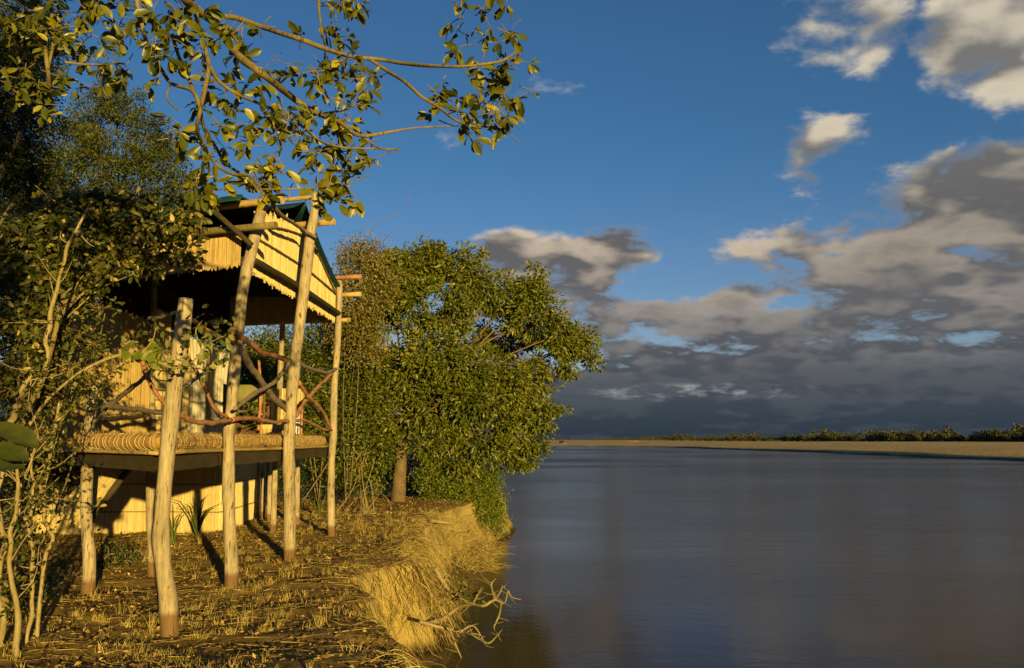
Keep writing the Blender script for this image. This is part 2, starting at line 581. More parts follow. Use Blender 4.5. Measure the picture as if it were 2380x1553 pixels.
M['limb_bark'] = wood_mat('limb_bark', [(0.3, (0.07, 0.05, 0.0185)), (0.55, (0.19, 0.145, 0.0528)), (0.8, (0.32, 0.25, 0.0924))], stain=False, fz=5, fxy=14)
M['pale_bark'] = wood_mat('pale_bark', [(0.3, (0.12, 0.09, 0.0371)), (0.55, (0.27, 0.21, 0.0907)), (0.8, (0.42, 0.34, 0.1650))], stain=False, fz=5, fxy=25)
M['twig'] = plain_mat('twig_bark', (0.16, 0.11, 0.06), var=0.5, scale=12)
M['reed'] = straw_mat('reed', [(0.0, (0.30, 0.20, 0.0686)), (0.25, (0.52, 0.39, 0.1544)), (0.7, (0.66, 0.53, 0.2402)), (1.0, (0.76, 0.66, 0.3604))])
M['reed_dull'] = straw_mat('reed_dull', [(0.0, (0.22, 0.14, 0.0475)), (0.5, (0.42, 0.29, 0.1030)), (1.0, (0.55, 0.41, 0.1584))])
M['grass_mat'] = straw_mat('grass_mat', [(0.0, (0.26, 0.15, 0.04)), (0.5, (0.48, 0.30, 0.095)), (1.0, (0.64, 0.45, 0.17))], streak=(25, 25, 25))
M['string'] = plain_mat('string', (0.62, 0.48, 0.24), var=0.2)
M['straw'] = straw_mat('dry_straw', [(0.0, (0.16, 0.10, 0.0266)), (0.35, (0.38, 0.27, 0.0759)), (0.7, (0.54, 0.42, 0.1290)), (1.0, (0.70, 0.58, 0.2201))], streak=(9, 9, 9))
M['tuft'] = straw_mat('stubble', [(0.0, (0.16, 0.15, 0.0264)), (0.3, (0.40, 0.30, 0.0726)), (1.0, (0.66, 0.52, 0.1650))], streak=(12, 12, 12))
M['litter'] = leaf_mat('leaf_litter', [(0.0, (0.12, 0.065, 0.0145)), (0.5, (0.28, 0.165, 0.0396)), (0.85, (0.42, 0.27, 0.0660)), (1.0, (0.55, 0.42, 0.1320))], trans=0.05)
M['fly'] = plain_mat('green_canvas', (0.010, 0.045, 0.038), rough=0.6, var=0.35, scale=3.0)
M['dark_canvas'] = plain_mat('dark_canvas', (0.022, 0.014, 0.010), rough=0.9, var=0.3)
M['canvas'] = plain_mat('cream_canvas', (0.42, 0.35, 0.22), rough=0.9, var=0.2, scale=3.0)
M['olive'] = plain_mat('olive_canvas', (0.16, 0.145, 0.05), rough=0.85, var=0.2)
M['chair_wood'] = plain_mat('chair_wood', (0.10, 0.05, 0.022), rough=0.55, var=0.4, scale=10, stretch=(1, 1, 4))
M['towel'] = plain_mat('towel', (0.72, 0.68, 0.58), rough=0.95, var=0.1)
M['floor'] = plain_mat('floor_boards', (0.20, 0.13, 0.07), rough=0.8, var=0.5, scale=3.0, stretch=(8, 1, 1))

LEAF_OVER = leaf_mat('broad_leaf', [(0.0, (0.040, 0.052, 0.004)), (0.45, (0.105, 0.115, 0.006)), (0.8, (0.20, 0.185, 0.009)), (1.0, (0.38, 0.32, 0.014))], rough=0.42, trans=0.3, spec=0.5)
LEAF_RIVER = leaf_mat('river_tree_leaf', [(0.0, (0.036, 0.048, 0.003)), (0.5, (0.100, 0.118, 0.006)), (0.85, (0.165, 0.172, 0.008)), (1.0, (0.28, 0.22, 0.012))], rough=0.45, trans=0.25, spec=0.45)
LEAF_BUSH = leaf_mat('bank_bush_leaf', [(0.0, (0.035, 0.060, 0.004)), (0.5, (0.09, 0.125, 0.007)), (0.9, (0.16, 0.18, 0.010)), (1.0, (0.28, 0.23, 0.02))], rough=0.5, trans=0.25)
LEAF_FAR = leaf_mat('fine_leaf', [(0.0, (0.030, 0.042, 0.004)), (0.5, (0.075, 0.085, 0.007)), (0.9, (0.14, 0.135, 0.012)), (1.0, (0.24, 0.18, 0.03))], rough=0.55, trans=0.2)
LEAF_DARK = leaf_mat('dark_leaf', [(0.0, (0.012, 0.020, 0.005)), (0.6, (0.03, 0.042, 0.008)), (1.0, (0.07, 0.075, 0.012))], rough=0.5, trans=0.15)  # mostly for plants standing in shade: that shade is put into the colour
LEAF_DRY = leaf_mat('drying_leaf', [(0.0, (0.05, 0.058, 0.006)), (0.4, (0.11, 0.10, 0.012)), (0.8, (0.20, 0.155, 0.03)), (1.0, (0.38, 0.29, 0.10))], rough=0.6, trans=0.2)
LEAF_SHRUB = leaf_mat('shrub_leaf', [(0.0, (0.022, 0.032, 0.003)), (0.4, (0.055, 0.062, 0.006)), (0.8, (0.12, 0.105, 0.012)), (1.0, (0.40, 0.31, 0.11))], rough=0.5, trans=0.22)
LEAF_SAGE = leaf_mat('sapling_leaf', [(0.0, (0.07, 0.09, 0.02)), (0.6, (0.14, 0.15, 0.03)), (1.0, (0.25, 0.23, 0.07))], rough=0.5, trans=0.25)
LEAF_WOOD = leaf_mat('far_wood_leaf', [(0.0, (0.035, 0.038, 0.012)), (0.6, (0.075, 0.072, 0.020)), (1.0, (0.14, 0.12, 0.04))], rough=0.7, trans=0.1)


def ground_mat():
    m, t, b, out = new_mat('soil')
    p = pos_node(t)
    n1 = t.noise(p, 0.9, 5.0, 0.6)
    n2 = t.noise(p, 9.0, 6.0, 0.65)
    n3 = t.noise(p, 45.0, 3.0, 0.6)
    f = t.m('ADD', t.m('MULTIPLY', n1, 0.4), t.m('ADD', t.m('MULTIPLY', n2, 0.4), t.m('MULTIPLY', n3, 0.2)))
    soil = t.ramp(f, [(0.3, (0.13, 0.08, 0.0198)), (0.5, (0.26, 0.165, 0.0449)), (0.7, (0.40, 0.27, 0.0792))])
    sand = t.ramp(f, [(0.3, (0.24, 0.165, 0.0495)), (0.55, (0.38, 0.28, 0.0891)), (0.75, (0.48, 0.37, 0.1320))])
    nz = t.n('ShaderNodeSeparateXYZ'); t.put(nz.inputs[0], t.n('ShaderNodeNewGeometry').outputs['True Normal'])
    pz = t.n('ShaderNodeSeparateXYZ'); t.put(pz.inputs[0], p)
    bank = t.m('MAXIMUM', t.sm(t.m('ADD', nz.outputs[2], t.m('MULTIPLY', t.m('SUBTRACT', n2, 0.5), 0.3)), 0.80, 0.62), t.sm(pz.outputs[2], -0.12, -0.3))
    c = t.mix(bank, soil, sand)
    wet = t.sm(t.m('ADD', pz.outputs[2], t.m('MULTIPLY', n1, 0.2)), -1.15, -1.35)
    c = t.mix(wet, c, col(0.05, 0.035, 0.018))
    t.put(b.inputs['Base Color'], c)
    b.inputs['Roughness'].default_value = 0.95
    b.inputs['Specular IOR Level'].default_value = 0.1
    bump(t, b, t.m('ADD', n2, t.m('MULTIPLY', n3, 0.5)), 0.9, 0.05)
    return m


def water_mat():
    m, t, b, out = new_mat('river_water')
    p = pos_node(t)
    n1 = t.noise(t.vm('MULTIPLY', p, (0.35, 1.0, 1.0)), 2.2, 4.0, 0.6)
    n2 = t.noise(t.vm('MULTIPLY', p, (0.5, 1.0, 1.0)), 0.45, 3.0, 0.5)
    n4 = t.noise(t.vm('MULTIPLY', p, (0.5, 1.0, 1.0)), 9.0, 3.0, 0.6)
    patch = t.noise(t.vm('MULTIPLY', p, (0.25, 0.6, 1.0)), 0.06, 4.0, 0.6)
    silt = t.ramp(t.noise(p, 0.12, 4.0), [(0.35, (0.075, 0.051, 0.025)), (0.7, (0.105, 0.070, 0.034))])
    t.put(b.inputs['Base Color'], silt)
    t.put(b.inputs['Roughness'], t.sm(patch, 0.35, 0.65, 0.05, 0.16))
    b.inputs['IOR'].default_value = 1.33
    b.inputs['Specular IOR Level'].default_value = 0.09
    h = t.m('ADD', t.m('MULTIPLY', n1, 0.55), t.m('ADD', t.m('MULTIPLY', n2, 0.8), t.m('MULTIPLY', n4, 0.22)))
    nd = t.n('ShaderNodeBump')
    t.put(nd.inputs['Strength'], t.sm(patch, 0.36, 0.64, 0.08, 0.46))
    nd.inputs['Distance'].default_value = 0.08
    t.put(nd.inputs['Height'], h)
    t.t.links.new(nd.outputs[0], b.inputs['Normal'])
    return m


def sandbar_mat():
    m, t, b, out = new_mat('sand')
    p = pos_node(t)
    n1 = t.noise(t.vm('MULTIPLY', p, (0.3, 1.0, 1.0)), 0.05, 6.0, 0.6)
    n2 = t.noise(p, 0.8, 5.0, 0.6)
    c = t.ramp(t.m('ADD', t.m('MULTIPLY', n1, 0.6), t.m('MULTIPLY', n2, 0.4)), [(0.3, (0.32, 0.18, 0.045)), (0.5, (0.52, 0.32, 0.09)), (0.7, (0.64, 0.43, 0.15))])
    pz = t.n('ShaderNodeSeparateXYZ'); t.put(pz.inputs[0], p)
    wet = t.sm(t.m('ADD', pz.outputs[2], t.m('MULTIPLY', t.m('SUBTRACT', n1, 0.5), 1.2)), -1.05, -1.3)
    c = t.mix(wet, c, col(0.10, 0.075, 0.05))  # low wet sand, with the edge's cloud shade also put into the colour
    t.put(b.inputs['Base Color'], c)
    b.inputs['Roughness'].default_value = 0.95
    bump(t, b, n2, 1.0, 0.6)
    return m


M['ground'] = ground_mat()
M['water'] = water_mat()
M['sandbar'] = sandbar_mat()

# ------------------------------------------------------------------ ground, river, far shore
WATER_Z = -1.5
EY = [-80, -10, 0, 5, 7.8, 10, 12, 13.4, 14.5, 15.0, 15.5, 17, 20, 24, 27, 30, 33, 36, 39, 46, 80, 200, 600, 4000]
EX = [6, 2.2, 0.9, -0.2, -0.95, -1.4, -1.85, -2.35, -2.5, -2.25, -1.75, -1.8, -2.0, -2.2, -2.1, -1.2, -0.6, -0.5, -1.2, -4, -14, -60, -260, -2500]


def edge(y):
    y = np.asarray(y, float)
    return np.interp(y, EY, EX) + 0.16 * fbm(y * 0.9, 2.0, 0, 3)


def land_z(x, y):
    near = np.exp(-np.maximum(0, np.hypot(x + 4, y - 15) - 18) / 30)
    z = near * (0.09 * fbm(x * 0.55, y * 0.55, 1.0, 3) + 0.055 * fbm(x * 2.1, y * 2.1, 4.0, 4)) + 0.012 * near * fbm(x * 11, y * 11, 2.0, 2)
    return z + (1 - near) * 0.4 * fbm(x * 0.03, y * 0.03, 5.0, 3)


def ground_z(x, y):
    x = np.asarray(x, float); y = np.asarray(y, float)
    s = edge(y) - x
    zl = land_z(x, y)
    w = 0.62 + 0.25 * fbm(y * 1.3, 9.0, 0, 3)
    t = np.clip(-s / w, 0, 1)
    t = t ** 0.8
    lip = -0.10 * np.exp(-np.maximum(s, 0) / 0.25)
    z = (zl + lip) * (1 - t) + (-1.75) * t
    return np.where(s < -w, -1.75 - np.minimum((-s - w) * 0.3, 1.5), z)


def build_ground():
    s = np.concatenate([[-90, -40, -15, -6, -3, -1.8], np.arange(-1.2, 0.7, 0.04), np.arange(0.7, 9, 0.07), 9 + np.cumsum(np.geomspace(0.1, 6, 50)), [250, 600, 1500, 4000]])
    y = np.concatenate([[-80, -40, -20, -10, -5, 0, 3, 5], np.arange(5.5, 24, 0.08), np.arange(24, 45, 0.25), 45 + np.cumsum(np.geomspace(0.4, 60, 40)), [1000, 2000, 4000]])
    Y, S = np.meshgrid(y, s, indexing='ij')
    E = edge(Y)
    X = E - S
    Z = ground_z(X, Y)
    # crumbling of the bank face
    face = np.exp(-((S + 0.3) / 0.35) ** 2)
    X = X + face * (0.26 * fbm(Y * 2.2, Z * 2.6, 3.0, 5) + 0.10 * np.abs(fbm(Y * 5.5, Z * 7, 8.0, 3)))
    V = np.stack([X, Y, Z], -1).reshape(-1, 3)
    a, b = Y.shape
    i = np.arange(a * b).reshape(a, b)
    F = np.stack([i[:-1, :-1], i[1:, :-1], i[1:, 1:], i[:-1, 1:]], -1).reshape(-1, 4)
    o = mesh_np('ground', V, F, M['ground'], smooth=True)
    tag(o, kind='structure')


build_ground()

mb = MB()
gx = np.array([-900, -200, -40, -12, -6, 0, 6, 14, 30, 80, 250, 800, 3000, 9000])
gy = np.array([-60, -10, 0, 8, 16, 30, 60, 130, 300, 800, 2500, 12000])
mb.sheet([[(x, y, WATER_Z) for x in gx] for y in gy][::-1])
o = mb.build('river', M['water']); tag(o, kind='structure')


def build_sandbank():
    # waterline measured in the photograph, unprojected onto the water
    wl = [(1225, 1037), (1300, 1037), (1400, 1038), (1500, 1039), (1590, 1041), (1640, 1043), (1700, 1045.5), (1800, 1048.5), (1900, 1052), (2000, 1056),
          (2100, 1060), (2200, 1065), (2300, 1069), (2380, 1072), (2600, 1080), (3200, 1095)]
    w = np.array([PZ(a, b, WATER_Z)[:2] for a, b in wl])
    w = np.vstack([[w[0, 0] - 900, w[0, 1] + 200], w])
    tt = np.linspace(0, 1, 240)
    q = catmull(np.column_stack([w, np.zeros(len(w))]), 260)[:, :2]
    rows = []
    tt2 = np.linspace(0, 1, len(q))
    for k, (d, h) in enumerate([(0, -1.9), (2, -1.35), (4, -0.95), (8, -0.75), (20, -0.55), (45, -0.3), (80, 0.1), (130, 0.55), (220, 0.9), (400, 1.1), (1500, 2.0), (9000, 3.0)]):
        dist = np.linalg.norm(q, axis=1)
        sc = np.clip(dist / 260.0, 0.6, 3.0)
        ws = 1 + .35 * fbm(tt2 * 30, k * .7, 2, 3) if 0 < k < 9 else 1.0      # uneven, eroded outline
        x = q[:, 0] * (1 + d * sc * ws / dist); y = q[:, 1] * (1 + d * sc * ws / dist)
        z = h + (0.10 if 0 < k < 10 else 0) * fbm(x * 0.05, y * 0.02, 0, 3) * min(k, 3)
        rows.append(np.column_stack([x, y, z]))
    mb = MB(); mb.sheet(np.array(rows)[:, ::-1])
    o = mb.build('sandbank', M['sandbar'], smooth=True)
    tag(o, kind='structure')


build_sandbank()


def build_far_wood():
    rng = np.random.default_rng(21)
    pos, siz = [], []
    # the wood's front line: measured base pixels with their distances
    base = [(1180, 2600), (1300, 2100), (1450, 1500), (1560, 1100), (1650, 850), (1750, 700), (1900, 600), (2050, 520), (2200, 460), (2380, 400), (2700, 330)]
    bx = np.array([b[0] for b in base]); bd = np.array([b[1] for b in base])
    n = 620
    for i in range(n):
        u = rng.uniform(1170, 2700)
        d = np.interp(u, bx, bd) * (1 + abs(rng.normal(0, 0.12)))
        x = (u - 1190) / FPX * d
        h = rng.uniform(2.8, 6.2) * np.interp(u, [1200, 1700, 2380], [1.2, 1.0, 1.0])
        h *= rng.choice([.6, .85, 1.0, 1.35], p=[.25, .3, .3, .15])
        m = int(90 + 170 * (600 / max(d, 350)))
        zb = 1.0 + max(0.0, (d - 450) * .0011)
        c = np.array([x, d, zb + h * 0.52])
        # each crown: a few bumpy lobes of leaf-clump facets
        for _ in range(rng.integers(3, 6)):
            cc = c + rng.normal(size=3) * np.array([h * 0.32, h * 0.3, h * 0.16])
            v = unit(rng.normal(size=(m // 4, 3)))
            pos.append(cc + v * np.array([h * .36, h * .36, h * .28]) * rng.uniform(.75, 1.05, (m // 4, 1)))
            siz.append(np.full(m // 4, h * 0.15))
        # stems / skirt
        k = m // 4
        pos.append(np.column_stack([x + rng.normal(0, h * .35, k), d + rng.normal(0, h * .3, k), rng.uniform(zb - .4, zb + h * .35, k)])); siz.append(np.full(k, h * 0.13))
    pos = np.vstack(pos); siz = np.concatenate(siz)
    n = len(pos)
    o = leaf_mesh('far_woodland', pos, rng.normal(size=(n, 3)), rng.normal(size=(n, 3)), siz * rng.uniform(.7, 1.4, n), siz * 0.8, LEAF_WOOD, tint=np.clip(rng.normal(.36, .22, n), 0, 1))
    tag(o, 'dark olive line of bush and trees along the far shore beyond the sandbank', 'woodland', kind='stuff')


build_far_wood()


# ------------------------------------------------------------------ reed panels
def panel_back(mb, path, zb, zt, m=0):
    path = np.asarray(path, float)
    L = np.concatenate([[0], np.cumsum(np.linalg.norm(np.diff(path, axis=0), axis=1))])
    for o in (0.006, -0.006):
        rows = []
        for k in np.linspace(0.002, .998, 26):
            s_ = k * L[-1]
            j = min(max(np.searchsorted(L, s_) - 1, 0), len(path) - 2)
            td = (path[j + 1] - path[j]) / (L[j + 1] - L[j]); nn = np.array([td[1], -td[0]])
            p = np.array([np.interp(s_, L, path[:, 0]), np.interp(s_, L, path[:, 1])]) + nn * o
            rows.append([(*p, zb(k) + .05), (*p, (zb(k) + zt(k)) / 2), (*p, zt(k) - .02)])
        mb.add(np.array(rows).reshape(-1, 3), [(i * 3 + j, i * 3 + j + 1, i * 3 + j + 4, i * 3 + j + 3) for i in range(25) for j in range(2)], m, .5)


def reed_panel(mb, path, zb, zt, step=0.022, r=0.011, jt=0.03, jb=0.03, seed=1, m=0, offs=0.005, fine=True):
    """upright reeds side by side along a ground path; zb / zt: bottom and top height along it (0..1)"""
    rng = np.random.default_rng(seed)
    path = np.asarray(path, float)
    panel_back(mb, path, zb, zt, m)
    L = np.concatenate([[0], np.cumsum(np.linalg.norm(np.diff(path, axis=0), axis=1))])
    if fine:
        step *= 0.46; r *= 0.72
    n = int(L[-1] / step)
    for i in range(n):
        s = np.clip((i + 0.5 + rng.normal(0, .35)) * L[-1] / n, 0.001, L[-1] - 0.001)
        p = np.array([np.interp(s, L, path[:, 0]), np.interp(s, L, path[:, 1])])
        k = s / L[-1]
        j = max(np.searchsorted(L, s) - 1, 0); j = min(j, len(path) - 2)
        tdir = (path[j + 1] - path[j]) / (L[j + 1] - L[j])
        nrm = np.array([tdir[1], -tdir[0]])
        b = zb(k) - abs(rng.normal(0, jb)) + (rng.uniform(-1, 1) * .012); t = zt(k) + abs(rng.normal(0, jt)) * rng.choice([.3, 1.0, 1.6])
        p = p + nrm * rng.normal(0, offs)
        dx = tdir * rng.normal(0, 0.012)
        rr = r * rng.uniform(0.75, 1.25)
        A = np.array([*p, b]); B = np.array([*(p + dx), t])
        q = [tdir * rr, nrm * rr, -tdir * rr, -nrm * rr]
        V = [A + np.array([*v, 0]) for v in q] + [B + np.array([*v, 0]) for v in q]
        mb.add(V, [(0, 1, 5, 4), (1, 2, 6, 5), (2, 3, 7, 6), (3, 0, 4, 7), (3, 2, 1, 0), (4, 5, 6, 7)], m, float(np.clip(rng.normal(0.58, 0.16), 0, 1)))


# ------------------------------------------------------------------ the tented platform
RX = -3.85                     # the platform's river side lies along this line
DECK = 1.88
W = np.array([-1.0, 0.42, 0.0])


def build_platform():
    root = thing('tented_platform', (-5.0, 14.5, 0), 'raised pole platform with reed gable and green canvas fly beside the river', 'safari tent')

    def post(pts, wid, d, name='post', base=True, seed=0, n=14, seg=46, mat='post'):
        q = [P(a, b, d) for a, b in pts]
        if base:
            q[0][2] = ground_z(q[0][0], q[0][1]) - 0.25
        r = [wi * d / FPX / 2 for wi in wid]
        mb = MB(); mb.tube(q, r, n=18, seg=seg * 2, rough=0.085, seed=seed)
        return mb.build(name, M[mat], root, smooth=True)

    post([(400, 1470), (390, 1390), (381, 1330), (375, 1270), (377, 1180), (385, 1100), (394, 1000), (402, 930), (411, 860), (424, 770), (433, 694)],
         [41, 39, 37, 37, 36, 36, 36, 36, 36, 35, 33], 9.6, seed=1)
    post([(540, 1372), (537, 1280), (533, 1200), (531, 1100), (533, 1000), (540, 920), (546, 850), (554, 770), (562, 690), (571, 640), (585, 580), (600, 520), (613, 466)],
         [32, 29, 28, 28, 27, 27, 27, 27, 26, 29, 28, 26, 25], 12.4, seed=2)
    post([(674, 1300), (673, 1200), (671, 1100), (672, 1030), (677, 950), (683, 860), (693, 780), (704, 690), (713, 620), (722, 545), (730, 500), (733, 450)],
         [28, 27, 27, 27, 26, 26, 26, 25, 25, 23, 21, 19], 15.2, seed=3)
    post([(771, 1245), (769, 1150), (770, 1080), (775, 1000), (777, 900), (783, 820), (788, 720), (789, 648)],
         [18, 17, 16, 16, 16, 15, 14, 13], 19.1, seed=4)
    post([(206, 1378), (207, 1300), (202, 1230), (201, 1150), (203, 1080), (208, 1000), (213, 930), (216, 890)], [30, 29, 27, 26, 25, 24, 24, 23], 11.9, seed=5)
    post([(357, 1335), (355, 1260), (351, 1160), (354, 1046)], [24, 23, 22, 22], 13.6, seed=6, seg=24)
    post([(635, 1232), (637, 1160), (641, 1060), (648, 960), (652, 860), (657, 750)], [14, 13, 13, 13, 13, 12], 19.6, seed=7)
    post([(690, 1215), (690, 1150), (690, 1045)], [15, 14, 14], 21.5, seed=8, seg=20)
    for k, (px, yy) in enumerate(((601, 22.6), (613, 23.0), (627, 22.2))):
        post([(px - 2, 1215), (px, 1130), (px + 3, 1045)], [10, 10, 9], yy, seed=9 + k, n=10, seg=16)
    post([(355, 1000), (354, 900), (357, 715), (364, 600)], [14, 13, 13, 12], 15.0, base=False, seed=14, n=10, seg=20)

    # deck
    front = [(-3.82, 9.45), (-3.84, 12.4), (-3.86, 15.2), (-3.86, 19.4)]
    mb = MB()
    mb.prism([(-3.86, 9.75), (-4.04, 12.4), (-3.96, 15.2), (-3.96, 19.4), (-9.6, 20.6), (-9.6, 14.2), (-5.95, 12.0)], DECK - 0.045, DECK)
    mb.build('deck_floor', M['floor'], root)
    def board(a, b, z0, z1, th):
        a = np.array(a, float); b = np.array(b, float); t_ = (b - a) / np.linalg.norm(b - a); nn = np.array([-t_[1], t_[0]]) * th / 2
        rows = []
        for k in np.linspace(0, 1, 22):
            p = a * (1 - k) + b * k
            w0 = .012 * float(fbm(p[0] * 2, p[1] * 2, 3)); w1 = .01 * float(fbm(p[0] * 2, p[1] * 2, 8))
            rows.append([(*(p - nn), z0 + w0), (*(p - nn), z1 + w1), (*(p + nn), z1 + w1), (*(p + nn), z0 + w0), (*(p - nn), z0 + w0)])
        mb = MB(); mb.sheet(np.array(rows)); mb.build('deck_beam', M['beam'], root)
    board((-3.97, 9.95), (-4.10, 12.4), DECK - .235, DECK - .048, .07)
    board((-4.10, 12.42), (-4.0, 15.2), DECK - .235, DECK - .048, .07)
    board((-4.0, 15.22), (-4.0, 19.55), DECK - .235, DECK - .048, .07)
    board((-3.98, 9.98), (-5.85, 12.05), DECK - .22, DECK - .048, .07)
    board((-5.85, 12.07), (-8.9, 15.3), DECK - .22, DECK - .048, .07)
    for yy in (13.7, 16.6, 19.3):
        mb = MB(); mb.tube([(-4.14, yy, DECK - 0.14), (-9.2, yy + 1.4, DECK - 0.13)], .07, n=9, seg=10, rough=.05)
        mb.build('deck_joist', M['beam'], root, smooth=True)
    mb = MB()
    mb.tube([(-3.82, 9.9, DECK - 0.012), (-4.01, 12.4, DECK - 0.018), (-3.92, 15.2, DECK - 0.02), (-3.92, 19.45, DECK - 0.01)], .024, n=8, seg=14, rough=.1)
    mb.build('edge_pole', M['pole'], root, smooth=True)
    mb = MB()
    mb.tube([(-3.86, 9.72, DECK - .02), (-5.9, 11.9, DECK - .015)], .024, n=8, seg=10, rough=.1)
    mb.build('edge_pole', M['pole'], root, smooth=True)

    # gable panel over the river side
    gy = [12.9, 13.1, 14.1, 15.2, 16.3, 17.3, 19.5]
    gt = [5.26, 5.33, 5.53, 5.72, 5.84, 5.73, 5.16]
    Y0, Y1 = 12.9, 19.5
    mb = MB()
    reed_panel(mb, [(RX, Y0), (RX - .02, Y1)], lambda k: 4.50 + 0.12 * k, lambda k: float(np.interp(Y0 + k * (Y1 - Y0), gy, gt)), step=.016, r=.013, jt=.045, jb=.035, seed=11)
    mb.build('gable_panel', M['reed'], root)
    bt = [[(RX + .02, 12.95, 5.0), (RX + .025, 14.4, 5.08), (RX + .02, 16.2, 5.16), (RX + .02, 17.6, 5.17), (RX + .02, 19.4, 5.16)],
          [(RX + .02, 12.95, 5.18), (RX + .025, 14.6, 5.52), (RX + .02, 16.25, 5.77)],
          [(RX + .02, 16.35, 5.77), (RX + .02, 17.4, 5.60), (RX + .02, 19.45, 5.06)]]
    for q in bt:
        mb = MB(); mb.tube(q, .02, n=7, seg=24, rough=.2)
        mb.build('batten', M['twig'], root, smooth=True)
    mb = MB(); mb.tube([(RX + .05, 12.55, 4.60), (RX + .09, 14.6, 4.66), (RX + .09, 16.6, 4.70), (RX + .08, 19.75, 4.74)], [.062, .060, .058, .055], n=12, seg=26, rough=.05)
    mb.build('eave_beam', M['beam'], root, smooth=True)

    # near-side valance between the two left poles
    A = np.array([RX - .02, 12.42, 0.0])
    mb = MB()
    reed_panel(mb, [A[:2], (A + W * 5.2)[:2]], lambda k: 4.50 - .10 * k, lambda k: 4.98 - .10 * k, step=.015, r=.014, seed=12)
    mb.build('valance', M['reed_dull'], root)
    # far-side valance, seen from inside
    a, b = P(782, 738, 19.15), P(470, 755, 19.6)
    mb = MB()
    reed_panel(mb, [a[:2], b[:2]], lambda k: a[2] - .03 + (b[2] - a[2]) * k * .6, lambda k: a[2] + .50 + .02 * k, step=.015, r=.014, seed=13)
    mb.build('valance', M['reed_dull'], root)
    mb = MB(); mb.tube([a + np.array([.3, 0, -.05]), b + np.array([0, 0, -.02])], .045, n=8, seg=12, rough=.08)
    mb.build('roof_pole', M['pole'], root, smooth=True)

    # roof poles running back from the river
    def pole(p0, length, r, droop=-.02, mat='pole', front=0.6):
        p0 = np.asarray(p0, float)
        mb = MB()
        mb.tube([p0 - W * front, p0 + W * length * .3 + np.array([0, 0, .02]), p0 + W * length + np.array([0, 0, droop])], [r, r * 1.02, r * .9], n=14, seg=18, rough=.035)
        return mb.build('roof_pole', M[mat], root, smooth=True)
    pole((RX, 12.30, 5.32), 3.9, .052, front=.66)
    pole((RX, 12.26, 4.96), 5.2, .050, front=.58, mat='limb_bark')
    pole((RX - .02, 12.50, 4.56), 5.2, .055, front=.0, mat='beam')
    pole((RX, 15.65, 5.84), 3.8, .056, front=.7)
    pole((RX, 15.55, 6.30), 3.2, .040, front=.75)
    pole((RX, 19.3, 5.16), 5.0, .052, front=.55)
    pole((RX, 19.05, 5.50), 5.0, .042, front=.60, mat='rail')
    mb = MB(); mb.tube([P(470, 470, 12.6), P(511, 504, 12.15), P(548, 536, 12.13), P(585, 570, 12.15)], [.040, .040, .038, .036], n=9, seg=14, rough=.07)
    mb.build('brace', M['beam'], root, smooth=True)
    mb = MB(); mb.tube([P(621, 455, 12.3), P(648, 495, 13.0), P(680, 518, 14.0), P(708, 536, 14.9), P(735, 552, 15.05)], [.035, .034, .032, .03, .028], n=8, seg=16, rough=.1)
    mb.build('brace', M['rail_grey'], root, smooth=True)

    # green canvas fly
    def fly_pt(e0, e1, k, s, sag):
        p = e0 * (1 - k) + e1 * k
        p = p + np.array([0, 0, -sag * 4 * k * (1 - k)])
        return p + W * s
    ridge = np.array([RX + .12, 15.6, 6.26]); lft = np.array([RX + .05, 12.05, 5.40]); rgt = np.array([RX + .12, 19.75, 5.22])
    mb = MB()
    for e1, sgn in ((lft, 1), (rgt, -1)):
        G = []
        for s in np.linspace(0, 3.6, 18):
            row = []
            for k in np.linspace(0, 1, 16):
                ee = e1 + np.array([0, 0, -.07 * math.sin(s * 2.6)])
                p = fly_pt(ridge, ee, k, s, .16)
                p[2] += .025 * float(fbm(p[0] * 1.7, p[1] * 1.7, 0, 2))
                row.append(p)
            G.append(row)
        G = np.array(G)
        mb.sheet(G if sgn > 0 else G[:, ::-1], thick=.012)
    # the hanging flap of its near edge
    G = []
    for s in np.linspace(-.05, 3.4, 24):
        base = lft + W * s + np.array([0, 0, -.01])
        dr = .10 + .22 * min(1, max(0, (s - .9) / .5)) * (0.75 + .25 * math.sin(s * 5))
        G.append([base + np.array([0, -.03 * j, -dr * j / 3]) for j in range(4)])
    mb.sheet(np.array(G), thick=.01)
    mb.build('canvas_fly', M['fly'], root, smooth=True)
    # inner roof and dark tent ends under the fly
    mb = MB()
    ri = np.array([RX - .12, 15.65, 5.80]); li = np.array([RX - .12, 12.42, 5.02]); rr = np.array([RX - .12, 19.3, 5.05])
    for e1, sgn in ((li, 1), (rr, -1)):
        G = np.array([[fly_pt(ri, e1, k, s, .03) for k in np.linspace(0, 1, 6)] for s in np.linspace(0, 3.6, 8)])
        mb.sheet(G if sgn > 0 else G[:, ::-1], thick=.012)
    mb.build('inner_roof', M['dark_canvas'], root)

    # tent front, set back on the deck
    TX = -6.2
    mb = MB()
    G = np.array([[(TX - .1 + .03 * math.sin(y * 5), y, z) for z in np.linspace(DECK, 4.0, 6)] for y in np.linspace(15.3, 19.4, 30)])
    mb.sheet(G, thick=.01)
    mb.build('tent_wall', M['canvas'], root, smooth=True)
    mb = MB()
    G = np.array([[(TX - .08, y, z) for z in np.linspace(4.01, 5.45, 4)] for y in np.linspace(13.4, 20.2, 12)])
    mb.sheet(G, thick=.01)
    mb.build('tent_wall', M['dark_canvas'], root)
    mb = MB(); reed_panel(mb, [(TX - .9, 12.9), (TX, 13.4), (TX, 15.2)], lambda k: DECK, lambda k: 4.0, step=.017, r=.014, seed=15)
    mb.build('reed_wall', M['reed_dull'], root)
    mb = MB(); reed_panel(mb, [(TX + .12, 15.0), (TX + .14, 15.62)], lambda k: DECK, lambda k: 4.22, step=.022, r=.013, seed=16, jt=.01)
